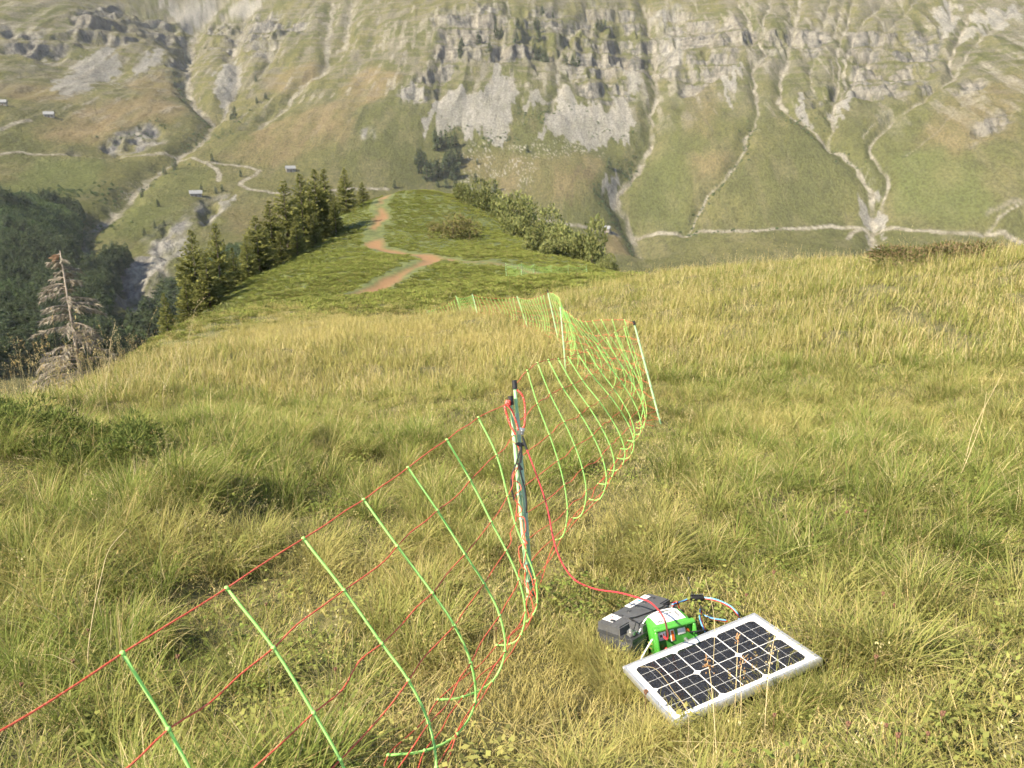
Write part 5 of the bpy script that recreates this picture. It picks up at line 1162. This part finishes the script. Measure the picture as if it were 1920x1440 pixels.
for i, (px, py, s) in enumerate(sorted(ftr)):
    (x, y), = onfar([(px, py)]); z = float(far_h(x, y)[0]); me = fcon[i % 3]
    tree('far_conifer', 'dark conifer in the compact grove below the big scree, %s from its left' % ORD[i], 'conifer', (x, y, z - .5), me[0], me[1], s * 1.0, i * 1.7, 'grove below the scree')
fcl = [(x / 3 + 640, y / 3, s) for x, y, s in [(672, 320, 1), (680, 280, .9), (668, 300, .8), (770, 215, 1), (868, 165, 1), (882, 175, .8), (900, 180, .9), (985, 235, 1), (990, 200, .9), (998, 160, .8), (1095, 150, 1), (1105, 180, 1.1), (1112, 215, 1), (1100, 290, 1), (1120, 300, 1.1), (1135, 320, 1), (1150, 335, 1), (1085, 270, .9), (1440, 165, .9), (1460, 170, 1), (1480, 165, .9), (1265, 365, .8), (1300, 350, .8), (1330, 355, .9), (1130, 70, .8), (1190, 95, .7), (835, 300, .8)]]
for i, (px, py, s) in enumerate(sorted(fcl)):
    (x, y), = onfar([(px, py)]); z = float(far_h(x, y)[0]); me = fcon[(i + 1) % 3]
    tree('far_conifer', 'small dark conifer clinging to the middle cliffs, %s from the left' % ORD[i], 'conifer', (x, y, z - 1), me[0], me[1], s * .95, i * 1.7, 'conifers on the cliffs')
fsc = [(x / 3, y / 3, s) for x, y, s in [(1320, 660, .9), (1300, 675, .5), (1445, 585, .5), (1495, 560, .5), (985, 945, .7), (925, 975, .5), (1195, 915, .5), (1355, 995, .4), (890, 1160, .4), (1135, 1080, .4), (800, 1100, .5), (1440, 455, .5), (1215, 1085, .4), (1250, 1078, .4), (875, 1300, .32), (925, 1270, .28), (815, 1335, .35)]] + \
      [(640 + x / 3, y / 3, s) for x, y, s in [(865, 1080, .75), (755, 1030, .6), (1047, 862, .5), (1505, 960, .7), (645, 1070, .7), (590, 1060, .6), (543, 1045, .5), (765, 925, .4), (300, 1060, .5)]]
for i, (px, py, s) in enumerate(sorted(fsc)):
    (x, y), = onfar([(px, py)]); z = float(far_h(x, y)[0]); me = fcon[i % 3]
    tree('far_conifer', 'lone tiny conifer on the far pastures, %s from the left' % ORD[i], 'conifer', (x, y, z - .5), me[0], me[1], s, i, 'lone conifers on the far pastures')
fbl = np.array([(.085, .122, .050), (.11, .148, .060), (.068, .100, .045)])
fbush = [plant_mesh('far_bush', bush_part(1300 + k, 260, .22, fbl, 5), M_LEAF) for k in range(2)]
def far_scatter(name, P2, pick, s, sz, kinds, label, cat):
    z = far_h(P2[:, 0], P2[:, 1]); n = len(P2)
    scatter(name, np.c_[P2, z - .4], np.c_[np.zeros(n), np.zeros(n), rg.uniform(0, 6.28, n)], np.c_[s, s, sz], pick, np.zeros(n), kinds, label, cat)
# the wood in the lower left: conifers below, broadleaves above
q = []
for F, cnt in zip(FOREST, (5200, 500, 1400)):
    p_ = rg.uniform(F.min(0), F.max(0), (60000, 2)); p_ = p_[inside(p_[:, 0], p_[:, 1], F)]; q.append(p_[np.hypot(p_[:, 0], p_[:, 1]) < 800][:cnt])
q = np.concatenate(q); n = len(q)
R_ = np.hypot(q[:, 0], q[:, 1]); bl_ = (fbm(q[:, 0] * .02, q[:, 1] * .02, 2, 401) + sstep(560, 690, R_) * .8 + rg.normal(0, .3, n)) > .35
s = np.where(bl_, rg.uniform(2.6, 4.4, n), rg.uniform(.38, .72, n)); sz = np.where(bl_, s * rg.uniform(1.3, 1.8, n), s)
far_scatter('forest', q, np.where(bl_, 3 + rg.integers(0, 2, n), rg.integers(0, 3, n)), s, sz, [c for c, _ in fcon] + fbush, 'dark mixed wood filling the valley at the lower left', 'forest')
# bushes lining the torrents and scree
B = []
def strip(pts, n, w):
    P = pts; L = np.r_[0, np.cumsum(np.linalg.norm(np.diff(P, axis=0), axis=1))]; u = rg.uniform(0, L[-1], n); B.append(np.c_[np.interp(u, L, P[:, 0]), np.interp(u, L, P[:, 1])] + rg.normal(0, w, (n, 2)))
strip(c1((1130, 640), (1160, 700), (1120, 760), (1050, 830)), 60, 7); strip(c1((1240, 790), (1330, 700), (1420, 620), (1500, 540)), 34, 6); strip(c1((960, 380), (1000, 440), (1040, 540)), 40, 6); strip(c1((800, 1090), (860, 1020), (940, 960), (1060, 890)), 26, 6); strip(c1((600, 1230), (520, 1290), (470, 1350)), 40, 8)
strip(c1((330, 1090), (400, 1080), (470, 1080)), 50, 9); strip(c1((570, 1130), (600, 1060), (640, 1040)), 36, 9); strip(c1((640, 800), (800, 740), (960, 700)), 40, 10)
strip(c2((1640, 860), (1600, 930), (1590, 1000)), 46, 6); strip(c2((1425, 1040), (1440, 1130), (1500, 1200), (1560, 1300)), 70, 4); strip(c2((1590, 1300), (1640, 1380), (1680, 1430)), 40, 4); strip(c2((780, 780), (880, 790), (970, 800)), 50, 8); strip(c2((980, 650), (1090, 655)), 24, 5); strip(c2((1080, 720), (1180, 610)), 30, 5)
strip(c2((1260, 580), (1400, 660), (1500, 770)), 22, 8); strip(c2((1560, 800), (1650, 740)), 14, 6); strip(c2((560, 740), (680, 720)), 20, 8); strip(c3((270, 960), (330, 870), (380, 700)), 40, 4); strip(c3((30, 1280), (130, 1100), (250, 980)), 40, 4); strip(c3((0, 1300), (90, 1330), (30, 1350)), 16, 3); strip(c3((180, 1310), (420, 1304), (620, 1292)), 16, 1.5); strip(c3((560, 650), (800, 770), (950, 930)), 40, 9)
B = np.concatenate(B); n = len(B); s = rg.uniform(.8, 2.3, n)
far_scatter('far_scrub', B, rg.integers(0, 2, n), s, s * 1.1, fbush, 'dark scrub dots lining the far torrents and scree', 'scrub')
M_HUT, M_ROOF, M_DOOR = simple('hut_stone', (.26, .235, .20), .9), simple('hut_roof', (.20, .205, .21), .95, 0), simple('hut_timber', (.12, .08, .05), .8)
def hut(label, px, py, L_, D_, rz):
    (x, y), = onfar([(px, py)]); z = float(far_h(x, y)[0]); e = empty('alpine_hut', (x, y, z - 1), label, 'hut', 'huts on the far slope'); e.rotation_euler = (0, 0, rz); h = 4.2
    b = MB(); prism(b, [(-L_ / 2, -D_ / 2), (L_ / 2, -D_ / 2), (L_ / 2, D_ / 2), (-L_ / 2, D_ / 2)], 0, h); b.add([(-L_ / 2, -D_ / 2, h), (-L_ / 2, D_ / 2, h), (-L_ / 2, 0, h + 2.2), (L_ / 2, -D_ / 2, h), (L_ / 2, D_ / 2, h), (L_ / 2, 0, h + 2.2)], [(0, 2, 1), (3, 4, 5)]); b.build('wall', M_HUT, e, smooth=False, local=True)
    o = .7; b = MB()
    for s_ in (-1, 1): b.add([(-L_ / 2 - o, s_ * (D_ / 2 + o), h - .55), (L_ / 2 + o, s_ * (D_ / 2 + o), h - .55), (L_ / 2 + o, 0, h + 2.5), (-L_ / 2 - o, 0, h + 2.5), (-L_ / 2 - o, s_ * (D_ / 2 + o), h - .25), (L_ / 2 + o, s_ * (D_ / 2 + o), h - .25), (L_ / 2 + o, 0, h + 2.8), (-L_ / 2 - o, 0, h + 2.8)], [(0, 1, 2, 3), (4, 7, 6, 5), (0, 4, 5, 1), (1, 5, 6, 2), (3, 7, 4, 0)])
    b.build('roof', M_ROOF, e, smooth=False, local=True)
    MB().box((0, -D_ / 2 - .03, 1.3), (1.4, .12, 2.4)).build('door', M_DOOR, e, smooth=False, local=True)
    for xx in (-L_ / 3, L_ / 3): MB().box((xx, -D_ / 2 - .03, 2.2), (1.1, .12, 1.2)).build('window', M_DOOR, e, smooth=False, local=True)
hut('grey roofed hut on the brown pasture high at the left', 93, 222, 10, 6, .3); hut('small white hut at the far left picture edge', 7, 200, 7, 5, .2); hut('hut with grey roof above the bend of the track', 545, 320, 10, 6, .4); hut('hut on the green shoulder above the ravine', 368, 369, 11, 6, .35); hut('hut beside the torrent at the foot of the right hand face', 1136, 438, 9, 6, -.4)

# ------------------------------------------------------------------ single flower heads and stalks of the foreground
M_CLOV = simple('dried_clover', (.17, .085, .050), .9, 0, .3, 300)
r_ = random.Random(21)
clov = [(1280 + x / 2.572, 880 + y / 2.572) for x, y in [(965, 605), (1020, 660), (930, 910), (440, 1190), (795, 1235), (980, 1240), (1035, 1290), (1180, 1280), (1250, 1185), (740, 690), (305, 610), (880, 205), (790, 210)]] + [(x / 3, 960 + y / 3) for x, y in [(390, 405), (410, 845), (120, 975), (1495, 525), (495, 670), (1480, 1250), (1645, 1225), (1885, 890), (1000, 820)]] + [(1210, 1300), (930, 1180), (1015, 1080), (1450, 1075)]
b = MB()
for k in range(9): b.ball((r_.gauss(0, .0045), r_.gauss(0, .0045), .005 + r_.uniform(-.006, .006)), (.0045, .0045, .007), 5, 4)
cl_h = b.mesh('clover_head', M_CLOV, 'all'); cl_s = MB().tube([(0, 0, 0), (.004, 0, -.05), (0, .006, -.12)], .0011, 4).mesh('clover_stem', M_CLOV, 'all')
def side_of(px, py): return 'right of the solar panel' if px > 1500 else ('left of the red netting strands' if px < 420 else ('between the netting and the energiser' if px < 1230 else 'behind or before the solar panel'))
count = {}
for px, py in sorted(clov):
    k = side_of(px, py); i = count[k] = count.get(k, -1) + 1
    p = ray_ground(px, py, .105); e = empty('clover_flower', p, 'dried clover head %s, %s from the left' % (k, ORD[i]), 'flower', 'dried clover heads')
    e.scale = (r_.uniform(.6, .9),) * 3; link(bpy.data.objects.new('flower_head', cl_h), e); link(bpy.data.objects.new('stem', cl_s), e)
M_STALK = simple('dry_stalk', (.55, .44, .24), .8, 0, .2, 200); M_SEED = simple('brown_seed', (.36, .20, .09), .9, 0, .3, 200); M_SEEDP = simple('pale_seed', (.58, .46, .25), .9, 0, .3, 200)
def stalk(label, pts, d, head, mat=None, r0=.0016, n=26, spread=.012, hl=.3):
    P = [W(x, y, d + .02 * i) for i, (x, y) in enumerate(pts)]; base = P[0].copy(); gz = float(ground_h(base[0], base[1]))
    if base[2] > gz + .02: P = [np.array([base[0] + .01, base[1] + .01, gz - .01])] + P
    P = smooth_path(P, 6); e = empty('grass_stalk', P[0], label, 'grass stalk')
    MB().tube(P, np.linspace(r0, r0 * .45, len(P)), 5).build('stem', M_STALK, e, smooth='all')
    if head:
        rr = random.Random(int(pts[0][0])); b = MB(); k0 = int(len(P) * (1 - hl))
        for i in range(n):
            q = P[rr.randint(k0, len(P) - 1)] + np.array([rr.gauss(0, spread), rr.gauss(0, spread), rr.gauss(0, spread * .6)]); b.ball(q, (.0022 * rr.uniform(.8, 1.3), .0022, .0042 * rr.uniform(.7, 1.3)), 5, 3)
        tag(b.build('seed_head', mat or M_SEED, e, smooth='all'), kind='stuff')
stalk('long pale dry grass stalk bowing over left of the red top strand', [(165, 1240), (175, 1150), (190, 1080), (205, 1030), (237, 992)], 2.75, False, r0=.0021)
stalk('tall pale quaking grass plume at the left crest', [(198, 740), (204, 690), (207, 645), (216, 605)], 5.3, True, M_SEEDP, n=40, spread=.016, hl=.55)
stalk('bent bleached stalk on the left slope leaning right', [(305, 740), (318, 705), (330, 665), (345, 645)], 6.0, True, M_SEEDP, n=14, spread=.006)
stalk('tall feathery stalk on the left against the heath', [(352, 660), (360, 610), (366, 580), (385, 558)], 6.4, True, M_SEEDP, n=36, spread=.02, hl=.6)
stalk('thin brown stalk with round seeds in front of the panel middle', [(1345, 1440), (1338, 1330), (1332, 1270), (1326, 1238)], 2.28, True, n=24, spread=.010, hl=.22)
stalk('brown forked seed stalk over the lower panel edge', [(1390, 1310), (1388, 1270), (1393, 1238), (1404, 1226)], 2.45, True, n=26, spread=.010, hl=.5)
stalk('single dark brown seed spike over the panel', [(1380, 1290), (1382, 1240), (1383, 1205), (1384, 1188)], 2.50, True, n=16, spread=.003, hl=.28)
stalk('pale stalk with loose seeds before the right panel corner', [(1436, 1330), (1441, 1262), (1450, 1205), (1458, 1172)], 2.42, True, M_SEEDP, n=22, spread=.009, hl=.55)
stalk('long straw stalk leaning over the near panel corner', [(1290, 1340), (1262, 1295), (1230, 1255), (1200, 1250)], 2.35, False, r0=.0013)
stalk('long bleached stalk rising at the right of the meadow', [(1790, 900), (1810, 860), (1828, 800), (1880, 700)], 4.6, False, r0=.0024)
stalk('straight straw stalk beside the tall right one', [(1795, 905), (1818, 850), (1840, 790), (1850, 735)], 4.5, False, r0=.0020)
stalk('leaning straw stalk right of the energiser', [(1340, 1190), (1338, 1150), (1332, 1120), (1322, 1085)], 2.75, False, r0=.0012)

# ------------------------------------------------------------------ valley haze
hz = bpy.data.materials.new('valley_haze'); hz.use_nodes = True; ht = hz.node_tree; ht.nodes.clear()
vo = ht.nodes.new('ShaderNodeVolumePrincipled'); ho = ht.nodes.new('ShaderNodeOutputMaterial'); ht.links.new(vo.outputs[0], ho.inputs['Volume'])
vo.inputs['Color'].default_value = (.93, .95, 1, 1); vo.inputs['Density'].default_value = 0.55e-4; vo.inputs['Anisotropy'].default_value = .0; vo.inputs['Density Attribute'].default_value = ''; vo.inputs['Color Attribute'].default_value = ''; vo.inputs['Temperature Attribute'].default_value = ''; hz.cycles.homogeneous_volume = True
b = MB(); b.box((0, 1250, 530), (7000, 4500, 1540)); haze = b.build('haze', hz, smooth=False); tag(haze, 'thin pale haze hanging in the valley air', 'haze', kind='stuff')
